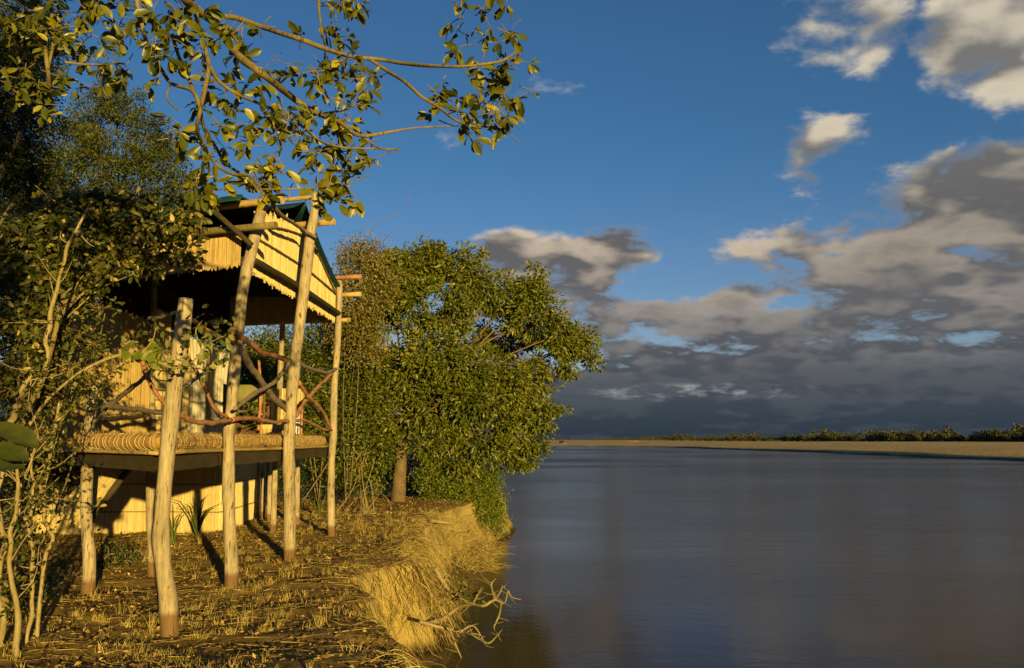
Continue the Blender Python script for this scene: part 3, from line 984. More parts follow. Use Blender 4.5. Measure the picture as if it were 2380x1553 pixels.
    for z in np.arange(2.0, 4.2, .17):
        mb.tube([(TX + .155, 15.0, z), (TX + .175, 15.62, z + .01)], .006, n=5, seg=3, m=1)
    mb.build('reed_column', [M['reed'], M['twig']], root)
    mb = MB(); reed_panel(mb, [(TX + .1, 16.45), (TX + .1, 16.75)], lambda k: DECK, lambda k: 3.9, step=.022, r=.012, seed=17, jt=.01)
    mb.build('reed_column', M['reed'], root)
    # gathered net curtains
    for (y0, y1, sway) in ((16.8, 18.1, .35), (18.0, 19.3, -.2)):
        G = []
        for y in np.linspace(0, 1, 50):
            row = []
            for k in np.linspace(0, 1, 14):
                pinch = 1 - .45 * math.sin(math.pi * min(1, k * 1.1)) if sway > 0 else 1 - .25 * math.sin(math.pi * k)
                yy = (y0 + y1) / 2 + (y - .5) * (y1 - y0) * pinch + sway * (k - .5) * .6
                row.append((TX + .02 + .05 * math.sin(y * 34 + 2.0 * math.sin(k * 4)) * (0.5 + k * .6), yy, 3.95 - k * (3.95 - DECK - .03)))
            G.append(row)
        mb = MB(); mb.sheet(np.array(G)); mb.build('net_curtain', M['net'], root, smooth=True)

    # crooked branch railings, river side (plane of the posts) and near side
    def rail(pts, wid, mat='rail', off=.06, plane=True, depth=None, seed=0):
        q = []
        for i, (a, b) in enumerate(pts):
            if plane:
                p = PX(a, b, RX + off)
            else:
                d = depth[0] + (depth[1] - depth[0]) * i / (len(pts) - 1)
                p = P(a, b, d)
            q.append(p)
        q = np.array(q)
        L = np.linalg.norm(q[-1] - q[0])
        mb = MB()
        seg = max(24, int(L * 14))
        c = catmull(q, seg)
        c = c + np.stack([.012 * fbm(c[:, 1] * 5 + seed, c[:, 2] * 5, 1), .0 * c[:, 1], .02 * fbm(c[:, 1] * 4 + seed, c[:, 2] * 4, 7)], -1)
        mb.tube(c, [w_ * .43 for w_ in wid], n=9, seg=seg, rough=.16, seed=seed)
        mb.build('rail_branch', M[mat], root, smooth=True)

    rail([(398, 962), (420, 968), (445, 977), (475, 983), (505, 981), (537, 976)], [.09, .075, .07, .06], seed=1)
    rail([(537, 977), (560, 972), (590, 973), (620, 979), (650, 980), (676, 978)], [.08, .07, .065, .07], seed=2)
    rail([(676, 978), (705, 977), (720, 982), (735, 990), (755, 998), (768, 1000)], [.07, .065, .06, .05], seed=3)
    rail([(545, 775), (570, 790), (590, 803), (612, 822), (640, 828), (668, 838), (690, 842)], [.105, .10, .095, .10, .09], seed=4)
    rail([(690, 842), (715, 855), (740, 862), (760, 866), (782, 858)], [.10, .09, .085, .08], 'rail_grey', seed=5)
    rail([(560, 800), (580, 850), (597, 870), (612, 895), (640, 930), (668, 955), (684, 985)], [.13, .115, .12, .11, .09], 'rail_grey', off=-.02, seed=6)
    rail([(545, 948), (560, 940), (585, 918), (610, 905), (635, 890), (655, 868), (675, 838)], [.06, .07, .075, .075, .07], 'rail_grey', off=.12, seed=7)
    rail([(675, 985), (700, 945), (720, 920), (745, 893), (772, 868)], [.09, .085, .08, .075], seed=8)
    rail([(695, 890), (715, 920), (740, 945), (752, 960), (763, 985), (771, 1000)], [.09, .085, .075, .06], off=.12, seed=9)
    rail([(600, 830), (604, 870), (606, 920), (600, 1000)], [.05, .055, .05, .05], off=-.1, seed=19)
    rail([(715, 935), (735, 955), (748, 975), (770, 1005)], [.05, .045, .04], 'rail_grey', off=-.05, seed=20)
    rail([(436, 830), (452, 855), (470, 890), (488, 930), (505, 955), (530, 972)], [.05, .055, .055, .05], seed=10)
    rail([(410, 905), (430, 900), (455, 880), (485, 860), (505, 845)], [.05, .06, .05, .03], 'rail_grey', seed=11)
    # near side, from the tall cut post back to the left post
    rail([(222, 948), (262, 945), (300, 950), (340, 955), (388, 960)], [.085, .08, .07, .065], 'rail_grey', plane=False, depth=(11.9, 9.8), seed=12)
    rail([(222, 975), (262, 972), (300, 972), (345, 968)], [.07, .06, .055], 'beam', plane=False, depth=(11.9, 10.4), seed=13)
    rail([(250, 945), (290, 915), (320, 890), (345, 868), (378, 838)], [.06, .065, .06, .05], 'rail_grey', plane=False, depth=(11.6, 9.9), seed=14)
    rail([(330, 840), (345, 880), (365, 915), (388, 945)], [.06, .06, .055], 'rail', plane=False, depth=(10.4, 9.8), seed=15)
    rail([(215, 985), (240, 960), (262, 930)], [.06, .055, .05], 'rail_grey', plane=False, depth=(11.9, 11.5), seed=16)
    rail([(345, 742), (380, 738), (405, 727), (420, 728)], [.06, .055, .05], 'rail_grey', plane=False, depth=(11.0, 9.75), seed=17)
    rail([(425, 735), (455, 750), (490, 772), (530, 790), (548, 792)], [.06, .05, .05, .045], 'rail', seed=18)
    return root


def net_mat():
    m, t, b, out = new_mat('net')
    t.put(b.inputs['Base Color'], t.ramp(t.noise(pos_node(t), 5.0, 3.0), [(0.3, (0.66, 0.58, 0.40)), (0.7, (0.80, 0.72, 0.52))]))
    b.inputs['Roughness'].default_value = 0.9
    tr = t.n('ShaderNodeBsdfTranslucent'); tr.inputs[0].default_value = col(.6, .52, .36)
    tp = t.n('ShaderNodeBsdfTransparent')
    m1 = t.n('ShaderNodeMixShader'); m1.inputs[0].default_value = .25
    t.t.links.new(b.outputs[0], m1.inputs[1]); t.t.links.new(tr.outputs[0], m1.inputs[2])
    m2 = t.n('ShaderNodeMixShader'); m2.inputs[0].default_value = .15
    t.t.links.new(m1.outputs[0], m2.inputs[1]); t.t.links.new(tp.outputs[0], m2.inputs[2])
    t.t.links.new(m2.outputs[0], out.inputs[0])
    return m


M['net'] = net_mat()
build_platform()


# rolled grass mats lying along the deck's edge
def grass_roll(label, path, r, seed):
    path = np.asarray(path, float)
    mid = path.mean(0)
    root = thing('grass_mat_roll', (mid[0], mid[1], DECK), label, 'rolled mat', 'rolled grass mats along the deck edge')
    L = np.linalg.norm(np.diff(path, axis=0), axis=1).sum()
    mb = MB()
    path = catmull(path, 24)
    mb.tube(path, [r * .25, r * .8, r * 1.02] + [r] * 20 + [r * .9], n=20, seg=int(L * 18), rough=.035, seed=seed)
    c = catmull(path, int(L * 9))
    ang = np.linspace(0, 2 * math.pi, 15)
    for i in range(1, len(c) - 1):
        T = unit(c[i + 1] - c[i - 1]); A = np.array([T[1], -T[0], 0]); A /= np.linalg.norm(A)
        jig = .022 * math.sin(i * 2.3)
        ring = [c[i] + (A * math.cos(a) + np.array([0, 0, 1]) * math.sin(a)) * (r * 1.03) + T * (jig + .016 * math.sin(3 * a + i)) for a in ang]
        mb.tube(ring, .0030, n=4, seg=15, cap=False, m=1)
    mb.build('mat', [M['grass_mat'], M['string']], root, smooth=True)
    rng = np.random.default_rng(seed)
    n = int(L * 420)
    k = rng.random(n) * (len(c) - 2)
    i = k.astype(int); f = (k - i)[:, None]
    base = c[i] * (1 - f) + c[i + 1] * f
    T = unit(c[i + 1] - c[i])
    a = rng.uniform(-1.2, 2.6, n)
    A = np.column_stack([-T[:, 1], T[:, 0], np.zeros(n)]) * -1
    out = A * np.cos(a)[:, None] + np.array([0, 0, 1]) * np.sin(a)[:, None]
    p0 = base + out * r * .97
    dirs = unit(T * rng.choice([-1, 1], n)[:, None] + out * rng.uniform(.05, .8, n)[:, None] + rng.normal(0, .25, (n, 3)))
    ln = rng.uniform(.03, .11, n)[:, None]
    pts = np.stack([p0, p0 + dirs * ln * .5, p0 + dirs * ln], 1)
    ribbons('fibres', pts, .006, M['grass_mat'], root, rng=rng)


z = DECK + .10
grass_roll('long fuzzy brown grass mat rolled up along the river edge of the deck', [(-3.90, 10.12, z), (-4.13, 12.4, z), (-4.03, 15.2, z), (-4.04, 19.0, z - .005)], .097, 31)
grass_roll('shorter grass mat roll on the near deck edge beside the left post', [(-3.80, 9.83, z + .005), (-4.5, 10.5, z), (-5.1, 11.1, z), (-5.62, 11.68, z)], .097, 32)


# reed screen standing under the deck
def build_screen():
    root = thing('reed_screen', (-7.6, 19.8, 0), 'golden reed screen wall standing on the ground under the raised deck', 'screen')
    path = [(-11.0, 19.3), (-8.6, 19.75), (-6.9, 20.0), (-6.55, 20.15), (-6.42, 20.5), (-6.55, 23.2)]
    mb = MB()
    reed_panel(mb, path, lambda k: -.05, lambda k: DECK - .12, step=.017, r=.014, jt=.01, jb=.02, seed=40)
    mb.build('panel', M['reed'], root)
    for z in (.42, 1.02, 1.52):
        q = [(x + (.02 if i > 3 else 0), y - (.02 if i <= 3 else 0), z + .02 * math.sin(i * 1.7)) for i, (x, y) in enumerate(path)]
        mb = MB(); mb.tube(q, .013, n=6, seg=40, rough=.2); mb.build('batten', M['twig'], root, smooth=True)
    mb = MB(); mb.tube([(-6.40, 20.28, -.2), (-6.42, 20.3, DECK - .1)], .09, n=12, seg=14, rough=.06)
    mb.build('corner_post', M['post'], root, smooth=True)
    # slanting reed mat that covers the stair on the left
    root = thing('stair_screen', (-7.3, 14.0, 0), 'slanting reed mat fixed beside the steps left of the deck legs', 'screen')
    rng = np.random.default_rng(41)
    a, b = P(312, 1072, 13.3), P(236, 1076, 13.5)
    c2, d2 = P(196, 1222, 12.7), P(126, 1186, 12.9)
    mb = MB()
    n = 62
    for i in range(n):
        k = i / (n - 1)
        p0 = a * (1 - k) + b * k; p1 = c2 * (1 - k) + d2 * k
        dd = (p1 - p0)
        p0 = p0 - dd * abs(rng.normal(0, .025)); p1 = p1 + dd * abs(rng.normal(0, .03))
        mb.tube([p0 + rng.normal(0, .008, 3), p1 + rng.normal(0, .008, 3)], .012, n=5, seg=2, tint=float(np.clip(rng.normal(.5, .2), 0, 1)))
    mb.build('mat', M['reed'], root)
    mb = MB(); mb.tube([a + [0, .05, .03], c2 + [0, .05, .0]], .05, n=8, seg=8, rough=.1); mb.build('stringer', M['beam'], root, smooth=True)
    mb = MB(); mb.tube([b + [0, .06, .03], d2 + [0, .06, .0]], .05, n=8, seg=8, rough=.1); mb.build('stringer', M['beam'], root, smooth=True)


build_screen()


# ------------------------------------------------------------------ furniture on the deck
def director_chair(loc, rz, label, s=1.0):
    root = thing('director_chair', loc, label, 'chair')
    ca, sa = math.cos(rz), math.sin(rz)

    def tr(p):
        x, y, z = np.asarray(p, float) * s
        return np.array([loc[0] + x * ca - y * sa, loc[1] + x * sa + y * ca, loc[2] + z])

    def bar(name, a, b, w=.022, mat='chair_wood'):
        mb = MB(); mb.tube([tr(a), tr(b)], w * s, n=6, seg=2); return mb.build(name, M[mat], root)
    hw, hd = .30, .24
    for y in (-hd, hd):       # crossed legs front and back
        bar('leg', (-hw, y, .03), (hw, y, .47)); bar('leg', (hw, y + .03, .03), (-hw, y + .03, .47))
    for x in (-hw, hw):
        bar('foot_rail', (x, -hd - .06, .02), (x, hd + .06, .02))
        bar('seat_rail', (x, -hd - .02, .48), (x, hd + .02, .48))
        bar('arm_post', (x, hd, .48), (x, hd, .68)); bar('back_post', (x, -hd, .48), (x, -hd - .06, .98))
        mb = MB(); p, q = tr((x, -hd - .04, .69)), tr((x, hd + .06, .69))
        mb.box((p + q) / 2, (.07 * s, np.linalg.norm(q - p), .025 * s), rz); mb.build('armrest', M['chair_wood'], root)
    G = np.array([[tr((x, y, .47 - .035 * math.sin(math.pi * (x + hw) / (2 * hw)))) for y in np.linspace(-hd, hd, 4)] for x in np.linspace(-hw, hw, 9)])
    mb = MB(); mb.sheet(G, thick=.008); mb.build('seat', M['olive'], root, smooth=True)
    G = np.array([[tr((x, -hd - .035 - .05 * (z - .72) - .03 * math.sin(math.pi * (x + hw) / (2 * hw)), z)) for z in np.linspace(.70, .97, 4)] for x in np.linspace(-hw, hw, 9)])
    mb = MB(); mb.sheet(G, thick=.008); mb.build('backrest', M['olive'], root, smooth=True)
    return root


director_chair((-4.28, 14.35, DECK), R(8), 'dark wooden folding chair with olive canvas back, between the second and third tall posts', 1.02)
director_chair((-5.35, 17.9, DECK), R(-70), 'darker folding chair further back on the deck beside the net curtain', 1.0)


def wicker_chair():
    L0 = np.array([-4.42, 17.0, DECK])
    root = thing('wicker_armchair', L0, 'pale reed armchair with high woven back behind the third tall post', 'chair')
    rng = np.random.default_rng(5)
    mb = MB()
    for i in range(30):
        k = i / 29
        a = -1.2 + 2.4 * k
        x = L0[0] + .32 * math.sin(a); y = L0[1] + .35 - .30 * math.cos(a) * -1 + .0
        mb.tube([(x, y - .05, L0[2] + .36), (x + .03 * math.sin(a), y + .08, L0[2] + 1.05 + .10 * math.cos(a))], .013, n=5, seg=4, tint=float(rng.random()))
    mb.build('backrest', M['reed'], root)
    mb = MB(); mb.box(L0 + [0, .1, .36], (.62, .60, .10)); mb.build('seat', M['reed'], root)
    mb = MB()
    for i in range(26):
        x = L0[0] - .3 + .6 * i / 25
        mb.tube([(x, L0[1] - .21, L0[2] + .06), (x, L0[1] - .21, L0[2] + .33)], .012, n=5, seg=2, tint=float(rng.random()))
    mb.build('apron', M['reed'], root)
    for sx in (-.31, .31):
        for sy in (-.2, .4):
            mb = MB(); mb.tube([L0 + [sx, sy, 0], L0 + [sx, sy, .6 if sy < 0 else .9]], .024, n=7, seg=3); mb.build('leg', M['rail'], root)
        mb = MB(); mb.tube([L0 + [sx, -.24, .60], L0 + [sx, .1, .62], L0 + [sx * .95, .45, .66]], .028, n=7, seg=8); mb.build('armrest', M['rail'], root, smooth=True)
    # towel over the arm
    mb = MB()
    G = []
    for i, y in enumerate(np.linspace(-.18, .14, 8)):
        row = []
        for k in np.linspace(0, 1, 12):
            a = math.pi * min(1, max(0, (k - .35) / .3))
            x = -.035 * math.cos(a); z = .035 * math.sin(a)
            if k < .35: z -= (.35 - k) * .5
            if k > .65: z -= (k - .65) * (1.0 + .25 * math.sin(i * 1.3)); x += .012 * math.sin(i * 2.1)
            row.append(L0 + np.array([.31 + x, y, .625 + z]))
        G.append(row)
    mb.sheet(np.array(G), thick=.006)
    o = mb.build('towel', M['towel'], None, smooth=True)
    tag(o, 'crumpled off white towel hanging over the arm of the reed chair', 'towel')


wicker_chair()


# ------------------------------------------------------------------ trees, shrubs, grass
def tree(name, label, cat, base, lobes, leaf, trunk_r, mat, bark, leaves_per_m2=150, seed=0, fork=0.45, big=False, clump=.26, droop=.35, gap=.0,
         trunk_pts=None, limb_r=None, tmean=.5, tsd=.2, depth_squash=.8, group=None, twig_r=.008, twigs=16, aspect=.42, parent=None, shell=.45, per=13):
    """lobes: (px, py, r_px, distance); crowns are clumps of single leaves on limbs and twigs"""
    rng = np.random.default_rng(seed)
    base = np.asarray(base, float)
    root = thing(name, base, label, cat, group)
    cs = [(P(a, b, d), r * d / FPX) for a, b, r, d in lobes]
    top = np.mean([c for c, _ in cs], axis=0)
    wood = MB()
    fk = base * (1 - fork) + top * fork
    fk[:2] = base[:2] * .7 + top[:2] * .3
    tp = trunk_pts if trunk_pts is not None else [base + [0, 0, -.3], base * .55 + fk * .45 + rng.normal(0, trunk_r * .5, 3), fk]
    wood.tube(tp, [trunk_r * 1.3, trunk_r, trunk_r * .75], n=12, seg=20, rough=.10, seed=seed)
    fk = np.asarray(tp[-1], float)
    pos, dr = [], []
    lr = limb_r or trunk_r * .42
    for (c, r) in cs:
        mid = fk * .5 + c * .5 + rng.normal(0, r * .22, 3); mid[2] -= r * .15
        st = fk + (np.asarray(tp[-2], float) - fk) * rng.uniform(0, .5)
        wood.tube([st, mid, c], [lr, lr * .6, lr * .22], n=7, seg=14, rough=.12, seed=seed)
        n = max(10, int(12.6 * r * r * leaves_per_m2))
        nc = max(3, n // per)
        v = unit(rng.normal(size=(nc, 3)))
        rad = np.maximum(rng.random((nc, 1)) ** shell, .25)
        cc = c + v * rad * np.array([r, r * depth_squash, r]) * (1 + .22 * vnoise(v[:, 0] * 2.2 + seed, v[:, 1] * 2.2, v[:, 2] * 2.2)[:, None])
        if gap > 0:
            keep = vnoise(cc[:, 0] / (r * .55) + seed * 3.1, cc[:, 1] / (r * .55), cc[:, 2] / (r * .55)) > gap - .55
            cc = cc[keep]
        for q in cc[rng.permutation(len(cc))[:twigs]]:
            m2 = c * .5 + q * .5 + rng.normal(0, r * .08, 3)
            wood.tube([c, m2, q], [twig_r * 2, twig_r * 1.4, twig_r * .6], n=4, seg=5, cap=False)
        k = rng.poisson(per, len(cc))
        p = np.repeat(cc, k, axis=0)
        outw = np.repeat(unit(cc - c + 1e-6), k, axis=0)
        sd = unit(rng.normal(size=p.shape) + outw * .5 + np.array([0, 0, -.15]))
        p = p + sd * clump * rng.random((len(p), 1)) ** .7 * np.array([1, 1, .8])
        pos.append(p); dr.append(outw * .4 + sd * .8)
    pos = np.vstack(pos); outw = np.vstack(dr)
    n = len(pos)
    d = unit(outw * .8 + rng.normal(size=(n, 3)) * .45 + np.array([0, 0, -droop]))
    nr = unit(rng.normal(size=(n, 3)) * .65 + np.array([.2, -.55, .45]) + outw * .2)
    L = leaf * rng.uniform(.65, 1.3, n)
    cl = fbm(pos[:, 0] * .9 + seed, pos[:, 1] * .9, pos[:, 2] * .9, 3)
    tint = np.clip(tmean + tsd * rng.normal(size=n) + .35 * cl, 0, 1)
    wood.build('trunk', M[bark], root, smooth=True)
    leaf_mesh('crown', pos, d, nr, L, L * aspect, mat, root, tint=tint, big=big)
    return root


def gz(x, y):
    return float(ground_z(x, y))


# the big river tree
rt = [(905, 640, 55, 31), (960, 630, 75, 32), (1010, 620, 55, 32), (1065, 630, 65, 31.5), (1110, 680, 60, 31), (1170, 690, 55, 31.5), (1230, 690, 50, 31.5), (1245, 640, 26, 31.5), (1240, 740, 65, 31),
      (1290, 780, 55, 30.5), (1340, 800, 42, 31), (1368, 790, 22, 31), (1370, 835, 22, 31), (1310, 840, 40, 31), (960, 720, 85, 30.5), (1050, 740, 75, 30), (870, 760, 75, 31), (900, 850, 95, 30.5), (1000, 840, 80, 29.5), (1080, 850, 60, 29.5),
      (840, 930, 60, 31), (920, 950, 85, 30), (1020, 940, 80, 29.5), (1100, 930, 70, 29.5), (1170, 900, 65, 30), (1230, 880, 50, 31), (1170, 980, 60, 30), (1240, 960, 45, 31), (1290, 950, 26, 31), (1240, 1020, 40, 31.5), (1210, 1060, 36, 31.5),
      (1100, 1010, 65, 30), (1010, 1020, 50, 29.5), (880, 1010, 55, 31), (1150, 1050, 45, 31), (1130, 790, 55, 33), (1190, 800, 45, 33.5), (1060, 1060, 50, 30.5)]
tb = P(925, 1160, 30.0)
tb[2] = gz(tb[0], tb[1])
tree('river_tree', 'broad leafy green tree leaning over the water beside the platform', 'tree', tb, rt, .17, .205, LEAF_RIVER, 'bark', leaves_per_m2=310, seed=2, clump=.30, gap=.33, per=24,
     trunk_pts=[tb + [0, 0, -.4], tb + [.05, 0, .9], P(932, 1050, 30.0), P(950, 950, 30.5)], limb_r=.07, droop=.35, twigs=10, tmean=.56, aspect=.40)


def low_bush(name, label, cat, lobes, leaf, mat, seed, lp=160, stems=9, bark='twig', base=None, group=None, **kw):
    """a shrub: several stems from the ground into a crown of leaf clumps"""
    rng = np.random.default_rng(seed)
    cs = [(P(a, b, d), r * d / FPX) for a, b, r, d in lobes]
    b = np.mean([c for c, _ in cs], axis=0) if base is None else np.asarray(base, float)
    b = np.array([b[0], b[1], max(gz(b[0], b[1]), WATER_Z - .2)])
    root = thing(name, b, label, cat, group)
    wood = MB()
    for i in range(stems):
        c, r = cs[i % len(cs)]
        s = b + np.array([*rng.normal(0, .35, 2), -.1])
        q = c + rng.normal(size=3) * r * .5
        wood.tube([s, s * .5 + q * .5 + rng.normal(0, .15, 3), q], [kw.get('sr', .022), kw.get('sr', .022) * .7, .006], n=6, seg=12, rough=.12)
    pos, ou = [], []
    for c, r in cs:
        nc = max(4, int(12.6 * r * r * lp / 11))
        v = unit(rng.normal(size=(nc, 3)))
        cc = c + v * np.maximum(rng.random((nc, 1)) ** kw.get('shell', .5), .2) * r * (1 + .3 * vnoise(v[:, 0] * 2.5 + seed, v[:, 1] * 2.5, v[:, 2] * 2.5)[:, None])
        keep = vnoise(cc[:, 0] / (r * .5) + seed, cc[:, 1] / (r * .5), cc[:, 2] / (r * .5)) > kw.get('gap', .1) - .55
        cc = cc[keep]
        for q in cc[rng.permutation(len(cc))[:kw.get('twigs', 12)]]:
            wood.tube([c, c * .45 + q * .55 + rng.normal(0, r * .08, 3), q], [.012, .009, .004], n=4, seg=4, cap=False)
        k = rng.poisson(11, len(cc))
        p = np.repeat(cc, k, axis=0); o_ = np.repeat(unit(cc - c + 1e-6), k, axis=0)
        pos.append(p + rng.normal(size=p.shape) * kw.get('clump', .16)); ou.append(o_)
    pos = np.vstack(pos); ou = np.vstack(ou); n = len(pos)
    L = leaf * rng.uniform(.6, 1.35, n)
    for l in kw.get('extra', ()):
        wood.tube([P(*q) for q in l], [.012, .009, .005], n=5, seg=22, rough=.3, cap=False)
    wood.build('stems', M[bark], root, smooth=True)
    cl = fbm(pos[:, 0] * 1.3 + seed, pos[:, 1] * 1.3, pos[:, 2] * 1.3, 3)
    leaf_mesh('foliage', pos, ou * .5 + rng.normal(size=(n, 3)) * .8 + np.array([0, 0, kw.get('lift', -.1)]), rng.normal(size=(n, 3)) * .7 + np.array([.2, -.5, .5]), L, L * kw.get('aspect', .45), mat, root,
              tint=np.clip(kw.get('tmean', .5) + .18 * rng.normal(size=n) + .4 * cl, 0, 1), big=kw.get('big', False))
    return root


low_bush('bank_bush', 'fine leaved green bush spilling over the bank below the river tree', 'bush',
         [(1060, 1110, 60, 31), (1110, 1130, 55, 31), (1140, 1170, 38, 31), (1070, 1170, 55, 30), (1010, 1100, 50, 31), (1110, 1195, 42, 30), (1150, 1210, 26, 31), (1160, 1235, 16, 30.5), (1015, 1150, 42, 30), (1130, 1110, 36, 31.5)],
         .085, LEAF_BUSH, 51, lp=560, clump=.13, tmean=.58)
low_bush('drying_bush', 'yellowing half dry bush behind the right end of the platform', 'bush',
         [(840, 610, 55, 27), (860, 680, 60, 27), (815, 660, 45, 27), (865, 600, 34, 27), (830, 740, 55, 27), (890, 650, 40, 27), (810, 590, 26, 28), (850, 800, 50, 27.5), (800, 780, 45, 27.5)],
         .10, LEAF_DRY, 52, lp=330, clump=.18, twigs=12, base=(-4.9, 28.6, 0), tmean=.66, stems=3, sr=.018,
         extra=[[(815, 620, 27), (850, 560, 26.8), (880, 520, 26.5), (925, 495, 26.5), (950, 470, 26.4), (958, 438, 26.4)], [(820, 600, 27), (838, 540, 26.6), (860, 515, 26.6)], [(870, 590, 27), (905, 545, 26.5), (925, 530, 26.5)]])
low_bush('thicket_bush', 'dark green bush seen behind the deck railing and chairs', 'bush',
         [(640, 830, 75, 29), (720, 850, 75, 29), (780, 820, 70, 29), (740, 930, 80, 29), (820, 900, 75, 29), (800, 1000, 75, 29), (700, 980, 70, 29), (640, 930, 80, 29), (580, 850, 80, 29), (580, 960, 80, 29), (760, 740, 60, 29),
          (860, 960, 70, 29.5), (870, 1040, 60, 29.5), (790, 1080, 60, 29.5), (900, 880, 60, 30)],
         .13, LEAF_RIVER, 53, lp=300, clump=.24, tmean=.40, stems=5, twigs=8)
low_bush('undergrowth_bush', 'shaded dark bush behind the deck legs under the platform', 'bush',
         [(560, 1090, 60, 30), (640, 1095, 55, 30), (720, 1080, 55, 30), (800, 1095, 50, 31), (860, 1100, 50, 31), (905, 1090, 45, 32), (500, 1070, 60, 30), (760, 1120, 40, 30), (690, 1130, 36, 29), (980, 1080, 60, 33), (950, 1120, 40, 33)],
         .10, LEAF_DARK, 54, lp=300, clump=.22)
low_bush('pale_shrub', 'small bare pale shrub with a few dry leaves left of the river tree trunk', 'shrub',
         [(835, 1060, 26, 25), (825, 1090, 20, 25), (850, 1075, 20, 25)], .06, LEAF_DRY, 55, lp=60, stems=7, sr=.014, bark='pale_bark', base=(-4.32, 25, 0), tmean=.85, clump=.1)
low_bush('green_seedling', 'low bright green plant at the foot of the river tree', 'plant',
         [(878, 1130, 16, 26), (868, 1142, 12, 26)], .10, LEAF_BUSH, 56, lp=150, stems=4, clump=.06, tmean=.6)

# tall tree behind the tent, left
tree('tall_tree', 'tall fine leaved tree rising behind the left of the platform against the sky', 'tree', (-11.0, 25, 0),
     [(300, 260, 55, 24), (250, 230, 45, 24), (215, 290, 70, 24), (340, 320, 60, 23.5), (390, 370, 50, 23.5), (415, 430, 42, 23.5), (330, 410, 80, 23), (240, 380, 85, 23), (150, 330, 80, 24), (130, 430, 90, 23.5), (60, 400, 90, 24), (430, 490, 40, 23.5),
      (350, 500, 70, 23), (260, 490, 80, 23), (170, 520, 80, 23), (60, 520, 90, 23.5), (270, 200, 26, 24.5), (390, 330, 30, 24), (60, 620, 90, 24), (200, 620, 90, 24), (300, 600, 60, 24)],
     .095, .22, LEAF_FAR, 'bark', leaves_per_m2=420, seed=4, clump=.18, gap=.16, limb_r=.06, droop=.15, tmean=.36, twigs=8)
# tree at the far left edge, its shade put into the leaf colour
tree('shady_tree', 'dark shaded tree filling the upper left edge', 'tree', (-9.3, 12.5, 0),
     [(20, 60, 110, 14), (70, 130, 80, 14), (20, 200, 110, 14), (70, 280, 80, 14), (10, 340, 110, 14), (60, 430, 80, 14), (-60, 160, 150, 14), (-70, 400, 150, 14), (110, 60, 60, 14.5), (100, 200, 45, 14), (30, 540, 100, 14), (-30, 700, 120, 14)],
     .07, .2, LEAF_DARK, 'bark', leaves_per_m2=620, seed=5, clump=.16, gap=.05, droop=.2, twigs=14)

# leafy tree between the camera and the tent's left end
tree('thicket_tree', 'tangled yellow green tree covering the left end of the platform roof', 'tree', (-6.5, 9.6, 0),
     [(60, 570, 80, 10.5), (150, 580, 75, 10.5), (230, 550, 70, 10.6), (305, 540, 62, 10.6), (120, 500, 46, 10.7), (190, 488, 42, 10.7), (250, 480, 40, 10.7), (310, 480, 34, 10.8), (375, 525, 55, 10.7), (425, 490, 40, 10.7), (452, 530, 28, 10.7), (420, 590, 34, 10.6), (340, 600, 40, 10.6), (90, 680, 75, 10.3), (180, 660, 60, 10.3), (250, 620, 55, 10.3),
      (50, 780, 70, 10.2), (150, 760, 50, 10.2), (70, 870, 60, 10.2), (460, 450, 22, 10.8)],
     .098, .035, LEAF_SHRUB, 'limb_bark', leaves_per_m2=470, seed=6, clump=.13, gap=.36, tsd=.30, droop=.35, big=True, limb_r=.011, twigs=8, twig_r=.003, tmean=.38, aspect=.5,
     trunk_pts=[np.array([-6.35, 9.6, -.2]), P(45, 1000, 9.8), P(105, 860, 9.9), P(150, 680, 10.1)])


